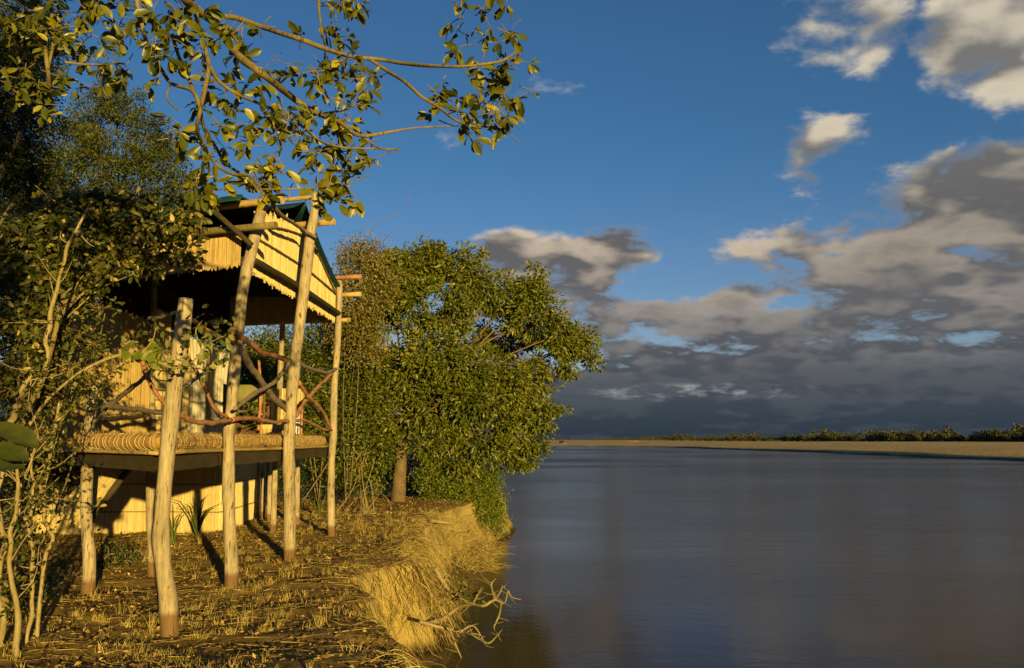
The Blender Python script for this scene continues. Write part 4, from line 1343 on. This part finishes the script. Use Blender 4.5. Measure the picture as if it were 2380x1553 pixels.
def stem_shrub():
    """pale stems at the left edge with thin twigs, seed heads and scattered leaves"""
    rng = np.random.default_rng(61)
    stems = [([(52, 1475), (32, 1400), (24, 1310), (33, 1215), (42, 1150), (38, 1060)], 8.6, 14),
             ([(12, 1420), (0, 1330), (8, 1260), (-4, 1160), (6, 1080)], 8.9, 14),
             ([(92, 1410), (104, 1310), (116, 1250), (100, 1185), (110, 1085), (128, 1000), (138, 930)], 9.2, 11),
             ([(70, 1400), (78, 1320), (72, 1240), (44, 1150), (70, 1080), (85, 1000)], 9.0, 9),
             ([(40, 1160), (70, 1210), (78, 1130), (72, 1050)], 9.0, 7),
             ([(100, 880), (112, 780), (128, 690), (150, 600), (180, 530), (215, 468)], 9.0, 11),
             ([(20, 985), (45, 930), (60, 890), (85, 860)], 8.8, 15)]
    root = thing('stem_shrub', (-4.9, 8.8, 0), 'cluster of pale yellow crooked stems at the lower left edge', 'shrub')
    wood = MB(); ends = []
    for pts, d, w in stems:
        q = [P(a, b, d) for a, b in pts]
        if pts[0][1] > 1380:
            q[0][2] = gz(q[0][0], q[0][1]) - .1
        q = catmull(np.array(q), 15)
        jj = rng.normal(0, .013, q.shape); jj[0] = 0
        q = q + jj
        wood.tube(q, [w * d / FPX / 2, w * d / FPX / 2 * .85, w * d / FPX / 2 * .5], n=9, seg=44, rough=.16, seed=w)
        c = catmull(np.array(q), 24)
        for _ in range(9):
            i = rng.integers(6, 24)
            v = unit(rng.normal(size=3) * np.array([1, .7, .6]) + np.array([0, 0, .35]))
            l = rng.uniform(.15, .55)
            e = c[i] + v * l + np.array([0, 0, .05])
            wood.tube([c[i], c[i] + v * l * .5 + rng.normal(0, .03, 3), e], [.008, .006, .003], n=4, seg=6, cap=False)
            ends.append(e); ends.append(c[i] + v * l * .6)
    ends = np.array(ends)
    wood.build('stems', M['pale_bark'], root, smooth=True)
    p = np.repeat(ends, 10, axis=0); p = p + rng.normal(size=p.shape) * .07
    n = len(p); L = rng.uniform(.03, .075, n)
    leaf_mesh('foliage', p, rng.normal(size=(n, 3)) + [0, 0, -.2], rng.normal(size=(n, 3)), L, L * .5, LEAF_SHRUB, root, tint=np.clip(rng.normal(.45, .25, n), 0, 1), big=True)


stem_shrub()
low_bush('left_shrub', 'leafy shrub of mixed green and dry leaves at the left edge beside the deck', 'shrub',
         [(30, 900, 70, 10.0), (110, 930, 50, 10.2), (170, 850, 45, 10.2), (220, 800, 40, 10.4), (230, 720, 36, 10.4), (40, 1010, 60, 9.8), (110, 1010, 36, 10.0), (200, 900, 30, 10.4), (260, 860, 34, 10.4), (20, 1080, 40, 9.8)],
         .06, LEAF_SHRUB, 62, lp=420, clump=.09, gap=.25, big=True, twigs=24, tmean=.5, base=(-5.6, 10.2, 0), bark='limb_bark', stems=5, sr=.014)
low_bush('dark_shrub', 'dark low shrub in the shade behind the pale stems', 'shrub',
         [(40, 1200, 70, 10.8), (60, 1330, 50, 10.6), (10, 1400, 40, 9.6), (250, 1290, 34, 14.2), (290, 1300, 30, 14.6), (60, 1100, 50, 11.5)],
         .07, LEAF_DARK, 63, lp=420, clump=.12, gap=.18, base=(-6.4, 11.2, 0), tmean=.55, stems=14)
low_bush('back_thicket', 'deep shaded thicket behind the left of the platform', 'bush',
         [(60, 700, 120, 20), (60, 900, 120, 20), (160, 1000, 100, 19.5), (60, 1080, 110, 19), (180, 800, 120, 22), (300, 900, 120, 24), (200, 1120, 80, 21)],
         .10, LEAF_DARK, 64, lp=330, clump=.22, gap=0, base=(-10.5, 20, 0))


# young sapling whose leaves hang before the tall cut post
def sapling():
    rng = np.random.default_rng(65)
    root = thing('sapling', (-4.75, 9.3, 0), 'young branch with pale green leaves arching across the near cut post', 'plant')
    wood = MB(); pts = []
    lines = [[(175, 872), (210, 852), (255, 832), (295, 823), (330, 822)], [(330, 822), (355, 790), (362, 760)], [(330, 822), (400, 855), (440, 848), (470, 815), (500, 790), (525, 780)],
             [(440, 848), (470, 858), (515, 846)], [(470, 815), (455, 770), (470, 745)], [(60, 1000), (110, 930), (175, 872)]]
    for k, l in enumerate(lines):
        q = np.array([P(a, b, 9.15) for a, b in l])
        wood.tube(q, [.020, .016, .012] if k in (0, 5) else [.010, .007, .003], n=6, seg=16, rough=.1)
    wood.build('stems', M['pale_bark'], root, smooth=True)
    cl = [(455, 765, 26), (490, 775, 30), (515, 800, 26), (455, 805, 26), (480, 845, 30), (445, 845, 20), (520, 835, 18), (505, 760, 18), (355, 775, 22), (365, 800, 22), (405, 850, 18), (300, 790, 16), (355, 845, 14)]
    for a, b, s in cl:
        c = P(a, b, 9.15)
        pts.append(c + rng.normal(size=(15, 3)) * s * 9.15 / FPX * .7)
    pts = np.vstack(pts); n = len(pts); L = rng.uniform(.05, .11, n)
    leaf_mesh('foliage', pts, rng.normal(size=(n, 3)) + [0, 0, -.3], rng.normal(size=(n, 3)) + [0, -.6, .6], L, L * .6, LEAF_SAGE, root, big=True)
    c = P(340, 824, 9.1)
    pts = c + rng.normal(size=(8, 3)) * .05; n = 8
    leaf_mesh('broad_leaves', pts, rng.normal(size=(n, 3)) * [1, .3, .6] + [0, 0, -.5], rng.normal(size=(n, 3)) * .3 + [0.2, -1, .3], rng.uniform(.12, .19, n), rng.uniform(.09, .13, n), LEAF_BUSH, root, big=True, tint=np.full(n, .75))
    # dark leaves close to the lens at the left edge
    root = thing('foreground_plant', (-2.35, 3.9, 0), 'large dark blurred leaves poking in at the left edge', 'plant')
    wood = MB(); wood.tube([(-2.5, 3.8, -.1), (-2.45, 3.9, 1.0), P(-40, 1000, 4.0)], [.012, .01, .006], n=6, seg=12); wood.build('stem', M['twig'], root, smooth=True)
    p = np.array([P(-45, 985, 4.0), P(-40, 1040, 4.0), P(-50, 1090, 4.1)])
    leaf_mesh('foliage', p, np.array([[1, .1, -.35], [1, 0, -.2], [1, .1, .1]]), np.array([[.3, -.5, .8], [.2, -.7, .7], [.2, -.5, .8]]), np.array([.27, .21, .2]), np.array([.13, .11, .1]), LEAF_DARK, root, big=True, tint=np.array([.85, .7, .7]))


sapling()


# two spiky green plants by the reed screen and one by the far post
def spiky(label, px, py, d, h, seed, n=13):
    rng = np.random.default_rng(seed)
    b = P(px, py, d); b[2] = gz(b[0], b[1]) - .02
    pts = []
    for i in range(n):
        a = rng.uniform(0, 6.28); lean = rng.uniform(.08, .6); hh = h * rng.uniform(.6, 1.1)
        dx = np.array([math.cos(a), math.sin(a), 0]) * lean * hh
        pts.append([b + rng.normal(0, .02, 3) * [1, 1, 0], b + dx * .3 + [0, 0, hh * .5], b + dx * .75 + [0, 0, hh * .85], b + dx * 1.25 + [0, 0, hh * .95]])
    o = ribbons('spiky_plant', np.array(pts), .045, LEAF_BUSH, None, tint=rng.uniform(.2, .6, n), rng=rng)
    tag(o, label, 'plant')


spiky('tall blade leaved green plant against the reed screen', 458, 1228, 19.0, .85, 71, 16)
spiky('bent blade leaved plant just right of the cut post leg', 402, 1222, 17.5, .8, 72, 9)
spiky('small blade leaved plant by the right end post', 742, 1160, 24, .7, 73, 9)


# ------------------------------------------------------------------ overhanging branch of the near tree
def overhang():
    rng = np.random.default_rng(81)
    root = thing('overhanging_tree', (-3.6, 1.2, 0), 'near tree reaching leafy sunlit limbs across the top of the sky', 'tree')
    D = 5.6
    br = [([(380, -90), (420, -20), (450, 20), (495, 50), (530, 100), (560, 135), (600, 165), (640, 195), (690, 235), (740, 265), (790, 285), (835, 315), (900, 308), (960, 298), (1060, 292)], 24, 3, 5.6),
          ([(490, 42), (540, 40), (600, 60), (660, 80), (700, 92), (760, 115), (820, 132), (880, 138), (940, 148), (1000, 153), (1060, 155), (1120, 150), (1170, 140), (1200, 120)], 14, 5, 5.6),
          ([(860, 138), (900, 165), (940, 190), (980, 225), (1020, 250), (1060, 280), (1100, 292), (1175, 298)], 9, 4, 5.6),
          ([(455, 30), (470, 90), (485, 150), (478, 200), (465, 260), (458, 300), (470, 330), (500, 380), (540, 405), (580, 410), (605, 440), (612, 462)], 12, 5, 5.5),
          ([(310, -40), (330, 60), (350, 120), (380, 170), (400, 195), (445, 210), (462, 240), (475, 300), (500, 340), (525, 380), (560, 405), (600, 440)], 10, 7, 5.7),
          ([(395, 200), (388, 225), (400, 245), (420, 258)], 5, 3, 5.7),
          ([(400, 80), (415, 130), (435, 175), (455, 225)], 9, 8, 5.8),
          ([(485, 150), (510, 190), (550, 218), (600, 240), (650, 262), (700, 292), (730, 315)], 9, 4, 5.5),
          ([(700, 292), (740, 325), (790, 342), (850, 345), (925, 347)], 6, 3, 5.6),
          ([(738, -30), (742, 30), (748, 70), (756, 110), (754, 145)], 7, 5, 5.7),
          ([(835, 315), (860, 330), (885, 345), (930, 350)], 5, 3, 5.6),
          ([(740, 265), (800, 255), (850, 225), (890, 200)], 6, 3, 5.6),
          ([(605, 440), (660, 440), (720, 438), (775, 440)], 4, 3, 5.6),
          ([(75, -30), (95, 60), (110, 150), (120, 260)], 12, 8, 6.5), ([(110, -30), (125, 80), (112, 160)], 9, 6, 6.5), ([(150, 145), (200, 150), (250, 150)], 7, 4, 6.4), ([(1075, -40), (1072, 10), (1070, 45)], 4, 3, 5.6), ([(1150, -40), (1148, 10)], 4, 3, 5.6), ([(790, -40), (800, 20)], 4, 3, 5.6)]
    wood = MB()
    hub = np.array([-3.0, 2.2, 5.6])
    wood.tube([(-3.6, 1.2, -.3), (-3.5, 1.3, 1.5), (-3.3, 1.7, 3.6), hub], [.26, .2, .17, .14], n=14, seg=26, rough=.1)
    for pts, w0, w1, d in br:
        q = np.array([P(a, b, d + .25 * math.sin(a * .013 + b * .02)) for a, b in pts])
        wood.tube(q, [w0 * d / FPX / 2, (w0 * .6 + w1 * .4) * d / FPX / 2, w1 * d / FPX / 2], n=9, seg=len(pts) * 7, rough=.12)
        if pts[0][1] < 0 and w0 > 6:
            s = q[0]
            wood.tube([hub + rng.normal(0, .05, 3), hub * .4 + s * .6 + np.array([0, 0, .35]), s], [.07, .05, w0 * d / FPX / 2], n=8, seg=14, rough=.1)
    clusters = [(1075, 50, 42, 13), (1150, 12, 38, 10), (775, 0, 25, 8), (830, 8, 26, 8), (770, 55, 24, 9), (800, 88, 22, 6), (1195, 55, 14, 2), (1185, 92, 24, 5), (1140, 98, 20, 4), (1068, 122, 24, 6),
                (1200, 150, 24, 8), (1165, 180, 34, 14), (1105, 185, 28, 9), (1185, 222, 30, 12), (1120, 232, 36, 14), (1155, 262, 34, 14), (1090, 258, 28, 9), (1083, 312, 28, 9), (1045, 222, 26, 6), (1020, 190, 22, 5), (1015, 245, 20, 4), (1180, 290, 20, 6),
                (832, 148, 26, 8), (780, 158, 34, 12), (735, 165, 26, 8), (875, 182, 18, 4), (800, 200, 34, 13), (840, 222, 26, 8), (735, 212, 28, 7), (690, 160, 24, 7), (640, 180, 26, 4), (600, 152, 26, 6), (612, 205, 20, 4), (560, 95, 22, 4),
                (705, 262, 30, 10), (660, 272, 32, 12), (620, 285, 32, 13), (585, 280, 26, 9), (650, 322, 34, 13), (690, 312, 30, 9), (735, 300, 30, 8), (775, 308, 30, 11), (812, 285, 30, 8), (830, 352, 32, 12), (866, 372, 24, 7), (785, 350, 30, 8), (742, 350, 26, 7), (700, 352, 20, 4),
                (615, 385, 30, 11), (600, 418, 30, 12), (640, 402, 24, 6), (760, 420, 30, 9), (800, 398, 28, 8), (748, 445, 22, 6), (690, 425, 20, 3), (785, 450, 24, 7), (618, 445, 14, 4),
                (520, 60, 36, 10), (480, 100, 30, 9), (525, 150, 34, 9), (545, 190, 26, 6), (505, 232, 34, 8), (540, 245, 26, 6), (560, 330, 30, 5), (505, 312, 34, 9), (525, 352, 28, 7), (482, 350, 28, 7), (485, 402, 32, 9), (540, 120, 26, 5), (605, 60, 20, 3),
                (395, 25, 42, 15), (420, 95, 34, 9), (430, 140, 30, 9), (365, 60, 44, 15), (300, 20, 50, 18), (240, 25, 50, 18), (180, 15, 50, 16), (330, 92, 36, 9), (280, 105, 40, 9), (360, 135, 34, 9), (400, 300, 42, 10), (460, 450, 34, 14), (490, 440, 26, 7), (410, 330, 26, 6),
                (75, 210, 30, 11), (120, 170, 34, 9), (140, 110, 40, 12), (60, 60, 50, 16), (215, 115, 30, 6), (250, 150, 34, 8), (180, 150, 34, 8), (120, 265, 26, 6), (230, 200, 26, 5), (270, 160, 26, 6), (20, 20, 50, 20), (340, 200, 26, 3), (150, 60, 50, 16), (210, 60, 44, 14), (100, 20, 44, 14), (270, 60, 44, 12), (100, 110, 40, 12), (50, 180, 36, 8), (160, 200, 30, 6), (445, 20, 30, 7), (700, 100, 16, 2), (30, 130, 40, 9),
                (800, 470, 22, 6), (735, 480, 18, 4), (590, 50, 20, 3), (460, 250, 24, 6), (470, 300, 24, 5)]
    pos, dr, nr, ln, ti = [], [], [], [], []
    for a, b, s, k in clusters:
        d = 5.6 + rng.normal(0, .12) + (.8 if a < 300 else 0)
        c = P(a, b, d)
        sm = s * d / FPX
        k = int(k * 2.15)
        # a few rosettes of 4-6 leaves each
        nr_ = max(1, round(k / 4.5))
        for _ in range(nr_):
            cc = c + rng.normal(size=3) * sm * .55
            ax = unit(np.array([rng.normal(), rng.normal(0, .6), -.35 + rng.normal(0, .4)]))
            m = rng.integers(4, 7)
            for j in range(m):
                dd = unit(ax * .7 + unit(rng.normal(size=3)) * .8 + np.array([0, 0, -.25]))
                pos.append(cc + dd * .012); dr.append(dd); nr.append(rng.normal(size=3) * .65 + np.array([.15, -.65, .35]))
                ln.append(rng.choice([rng.uniform(.035, .07), rng.uniform(.07, .125)], p=[.4, .6])); ti.append(np.clip(rng.normal(.42, .26) + (.15 if b > 250 else 0), 0, 1))
            # petiole twig to the nearest limb
            wood.tube([cc - ax * .10 + rng.normal(0, .02, 3), cc - ax * .04, cc], [.004, .0035, .002], n=4, seg=5, cap=False)
    # its unseen crown above and behind the lens, lobes added to shade the left
    cpos = []
    for (x, y, zz, r, n) in [(-4.8, 1.0, 8.0, 2.0, 520), (-3.2, 2.6, 8.4, 1.8, 420), (-6.3, 2.8, 7.6, 2.0, 520), (-5.6, 0.0, 6.2, 1.6, 380), (-6.6, 3.2, 5.6, 1.3, 260), (-7.6, 4.4, 7.0, 1.8, 380),
                             (-2.9, 2.0, 3.2, .75, 90), (-3.7, 2.9, 4.4, .95, 150), (-4.3, 2.4, 2.2, .95, 120), (-3.4, 1.0, 1.5, .8, 80), (-5.4, 3.4, 3.2, 1.2, 180), (-3.0, 1.6, 4.9, .9, 120)]:
        v = unit(rng.normal(size=(n, 3)))
        cpos.append(np.array([x, y, zz]) + v * r * (rng.random((n, 1)) ** .5))
        wood.tube([hub, (hub + np.array([x, y, zz])) / 2, (x, y, zz)], [.11, .08, .03], n=8, seg=10, rough=.1)
    cpos = np.vstack(cpos); nc = len(cpos)
    cpos = np.repeat(cpos, 12, axis=0) + rng.normal(size=(nc * 12, 3)) * .10
    n2 = len(cpos)
    wood.build('trunk', M['limb_bark'], root, smooth=True)
    pos = np.vstack([np.array(pos), cpos]); dr = np.vstack([np.array(dr), rng.normal(size=(n2, 3)) + [0, 0, -.3]]); nr = np.vstack([np.array(nr), rng.normal(size=(n2, 3)) + [0, 0, .5]])
    ln = np.concatenate([ln, rng.uniform(.08, .15, n2)]); ti = np.concatenate([ti, rng.random(n2) * .8])
    leaf_mesh('crown', pos, dr, nr, ln, ln * .44, LEAF_OVER, root, tint=ti, big=True)


overhang()


# ------------------------------------------------------------------ ground cover
def ground_cover():
    rng = np.random.default_rng(91)
    # stubble tufts
    n = 1900
    y = 5.6 + rng.random(n) ** 1.25 * 21
    s = rng.random(n) ** 1.1 * 7.5 + .05
    x = edge(y) - s
    keep = fbm(x * .7, y * .7, 3.0, 2) > -.18
    x, y = x[keep], y[keep]
    nb = rng.integers(5, 22, len(x))
    bx = np.repeat(x, nb); by = np.repeat(y, nb); k = len(bx)
    sp = np.repeat(rng.uniform(.015, .06, len(x)), nb)
    bx = bx + rng.normal(0, 1, k) * sp; by = by + rng.normal(0, 1, k) * sp
    h = np.repeat(rng.uniform(.03, .15, len(x)) * np.where(rng.random(len(x)) < .10, 1.6, .8), nb) * rng.uniform(.3, 1.2, k)
    lean = rng.normal(size=(k, 2)) * .32 * h[:, None]
    z = ground_z(bx, by)
    b = np.column_stack([bx, by, z - .01])
    pts = np.stack([b, b + np.column_stack([lean * .35, h * .55]), b + np.column_stack([lean, h])], 1)
    tt = np.clip(np.repeat(rng.normal(.62, .22, len(x)), nb) + rng.normal(0, .12, k), 0, 1)
    o = ribbons('dry_grass', pts, rng.uniform(.005, .009, k), M['tuft'], None, tint=tt, rng=rng)
    tag(o, 'short dry golden grass tufts scattered over the bare ground', 'grass', kind='stuff')
    # leaf litter
    n = 24000
    y = 5.4 + rng.random(n) ** 1.2 * 26
    s = rng.random(n) ** .9 * 9
    x = edge(y) - s
    z = ground_z(x, y) + rng.uniform(.004, .02, n)
    L = rng.uniform(.025, .075, n)
    o = leaf_mesh('leaf_litter', np.column_stack([x, y, z]), np.column_stack([rng.normal(size=(n, 2)), rng.normal(0, .35, n)]), np.column_stack([rng.normal(0, .8, (n, 2)), np.ones(n)]), L, L * .5, M['litter'], tint=np.clip(rng.normal(.5, .25, n), 0, 1), big=False)
    tag(o, 'fallen brown leaves lying over the soil', 'leaf litter', kind='stuff')
    # loose straws and twigs
    n = 2600
    y = 5.4 + rng.random(n) ** 1.2 * 20
    s = rng.random(n) * 7
    x = edge(y) - s
    a = rng.normal(0, .7, n); l = rng.uniform(.06, .38, n) * np.where(rng.random(n) < .04, 2.2, 1)
    dv = np.column_stack([np.cos(a), np.sin(a), rng.normal(0, .10, n)])
    z = ground_z(x, y) + .015
    c = np.column_stack([x, y, z])
    bow = np.column_stack([rng.normal(0, .03, n), rng.normal(0, .03, n), rng.uniform(0, .02, n)])
    pts = np.stack([c - dv * l[:, None] * .5, c + bow, c + dv * l[:, None] * .5], 1)
    pts[:, :, 2] = np.maximum(pts[:, :, 2], ground_z(pts[:, :, 0], pts[:, :, 1]) + .008)
    o = ribbons('straw_litter', pts, rng.uniform(.004, .010, n), M['straw'], None, rng=rng)
    tag(o, 'loose straws and thin twigs strewn on the ground', 'straw', kind='stuff')
    # long dead grass hanging over the bank, in separate tussocks
    nt = 150
    ty = np.concatenate([rng.uniform(7.0, 14.0, 34), rng.normal(17.0, 1.5, 60), rng.uniform(16, 26, 56)])
    ts = np.concatenate([rng.normal(.0, .12, 34), rng.normal(.10, .22, 60), rng.normal(.15, .28, 56)])
    k = np.concatenate([rng.integers(4, 14, 34), rng.integers(6, 26, 60), rng.integers(6, 24, 56)])
    sel = (ty > 9.6) & (ty < 15.2)
    k[sel] = rng.integers(1, 6, int(sel.sum()))
    lt = np.repeat(rng.uniform(.25, 1.0, nt), k); at = np.repeat(rng.normal(-.2, .9, nt), k); tt0 = np.repeat(rng.normal(.55, .2, nt), k)
    n = int(k.sum())
    y = np.repeat(ty, k) + rng.normal(0, .10, n); sd = np.repeat(ts, k) + rng.normal(0, .07, n)
    x = edge(y) - sd
    l = lt * rng.uniform(.35, 1.2, n)
    up = rng.uniform(.05, 1.0, n)
    a = at + rng.normal(0, .75, n)
    inner = (y > 14.9) & (y < 16.6)
    a[inner] = rng.normal(.1, .45, int(inner.sum()))
    hv = np.column_stack([np.cos(a) * .8 + .15, np.sin(a)])
    kink = rng.normal(0, .22, (n, 2))
    z = ground_z(x, y)
    K = 7
    pts = np.empty((n, K, 3))
    for j in range(K):
        t = j / (K - 1)
        r = l * (t * .62 - .12 * t * t)
        wv = np.sin(t * 5 + a * 3) * t * l
        pts[:, j, 0] = x + hv[:, 0] * r + kink[:, 0] * wv; pts[:, j, 1] = y + hv[:, 1] * r + kink[:, 1] * wv
        pts[:, j, 2] = z + l * (up * .62 * t - 1.05 * t * t * (1.15 - up * .55))
        pts[:, j, 2] = np.maximum(pts[:, j, 2], ground_z(pts[:, j, 0], pts[:, j, 1]) + .01 + .05 * t * rng.random(n))
    # long stalks and roots that trail down the bank
    m = 560
    y2 = np.concatenate([rng.uniform(8, 14.5, 120), rng.normal(16.6, 1.4, 440)]); s2 = rng.normal(-.05, .15, m)
    x2 = edge(y2) - s2; z2 = ground_z(x2, y2); l2 = rng.uniform(.7, 1.7, m); a2 = rng.normal(-.5, .8, m); up2 = rng.uniform(0, .35, m)
    y2 = np.where((y2 > 10) & (y2 < 15.1) & (rng.random(m) < .6), y2 + 5.0, y2); x2 = edge(y2) - s2; z2 = ground_z(x2, y2)
    p2 = np.empty((m, K, 3))
    kk = rng.normal(0, .16, (m, 2))
    for j in range(K):
        t = j / (K - 1)
        p2[:, j, 0] = x2 + np.cos(a2) * l2 * t * .55 + kk[:, 0] * np.sin(t * 6 + a2) * t
        p2[:, j, 1] = y2 + np.sin(a2) * l2 * t * .55 + kk[:, 1] * np.sin(t * 5 + a2) * t
        p2[:, j, 2] = z2 + l2 * (up2 * t - .95 * t ** 1.5)
        p2[:, j, 2] = np.maximum(p2[:, j, 2], np.maximum(ground_z(p2[:, j, 0], p2[:, j, 1]), WATER_Z - .1) + .02 + .10 * t * rng.random(m))
    pts = np.concatenate([pts, p2])
    o = ribbons('bank_grass', pts, np.concatenate([rng.uniform(.004, .014, n), np.where(rng.random(m) < .12, .024, rng.uniform(.007, .017, m))]), M['straw'], None,
                tint=np.concatenate([np.clip(tt0 + rng.normal(-.05, .28, n), 0, 1), np.clip(rng.normal(.45, .32, m), 0, 1)]), rng=rng)
    tag(o, 'long golden dead grass tumbling down over the river bank', 'grass', kind='stuff')
    # straw thatch at the water below the bush
    n = 1500
    c = np.array([P(a, b, d) for a, b, d in zip(rng.uniform(985, 1150, n), rng.uniform(1195, 1275, n), rng.uniform(24, 30, n))])
    c[:, 2] = np.maximum(np.minimum(c[:, 2], ground_z(c[:, 0], c[:, 1]) + .5), WATER_Z + .05)
    dv = unit(rng.normal(size=(n, 3)) * [1, .6, .7] + [.4, 0, -.1]) * rng.uniform(.3, .9, (n, 1))
    pts = np.stack([c, c + dv * .5 + [0, 0, .06], c + dv], 1)
    o = ribbons('tangled_straw', pts, .010, M['straw'], None, rng=rng)
    tag(o, 'tangle of dry stalks at the waterline below the bank bush', 'straw', kind='stuff')


ground_cover()


# ------------------------------------------------------------------ fallen branches at the bank
def fallen(label, lines, d, w, seed, leaves=()):
    rng = np.random.default_rng(seed)
    p0 = P(*lines[0][0], d)
    root = thing('dead_branch', p0, label, 'branch')
    mb = MB()
    for l in lines:
        q = np.array([P(a, b, d + .3 * math.sin(i * 1.1)) for i, (a, b) in enumerate(l)])
        ww = w * (1 if l is lines[0] else .55)
        mb.tube(q, [ww, ww * .7, ww * .25], n=7, seg=len(l) * 6, rough=.15, seed=seed)
        c = catmull(q, 14)
        for _ in range(5):
            i = rng.integers(3, 14); v = unit(rng.normal(size=3) * [1, .6, .8]); ln = rng.uniform(.1, .45)
            mb.tube([c[i], c[i] + v * ln * .5 + rng.normal(0, .03, 3), c[i] + v * ln + [0, 0, .04]], [ww * .3, ww * .22, ww * .12], n=4, seg=6, cap=False)
    mb.build('wood', M['pale_bark'], root, smooth=True)
    if leaves:
        pts = np.vstack([P(a, b, d) + rng.normal(size=(k, 3)) * s * d / FPX for a, b, s, k in leaves])
        n = len(pts); L = rng.uniform(.05, .10, n)
        leaf_mesh('foliage', pts, rng.normal(size=(n, 3)), rng.normal(size=(n, 3)) + [0, -.4, .5], L, L * .55, LEAF_BUSH, root, big=True)


fallen('forked pale dead branch curling out over the water', [[(985, 1452), (1030, 1438), (1065, 1412), (1098, 1405), (1125, 1408), (1150, 1394), (1172, 1402), (1181, 1372)], [(1150, 1394), (1142, 1360), (1152, 1345)], [(1150, 1394), (1163, 1375), (1168, 1362)],
        [(1165, 1400), (1160, 1430), (1148, 1460), (1160, 1475)], [(1098, 1405), (1112, 1380), (1120, 1365)]], 15.2, .038, 101)
fallen('drooping dead branch low beside the water, nearest the frame bottom', [[(975, 1445), (1030, 1460), (1070, 1468), (1105, 1480), (1135, 1495), (1155, 1478)], [(1070, 1468), (1100, 1455), (1125, 1490)], [(1045, 1462), (1060, 1500), (1075, 1535), (1088, 1560)]], 14.6, .034, 102)
fallen('dead branch with a green leafy sprig under the bank grass', [[(1010, 1320), (1035, 1360), (1060, 1385), (1085, 1398)], [(1060, 1385), (1080, 1360), (1095, 1375)]], 16.2, .045, 103, leaves=((1065, 1350, 13, 26), (1085, 1375, 13, 24), (1095, 1395, 10, 16), (1060, 1380, 12, 16)))
fallen('short broken log end sticking out of the bank grass', [[(1000, 1210), (1030, 1214), (1062, 1218)]], 23.5, .06, 104)
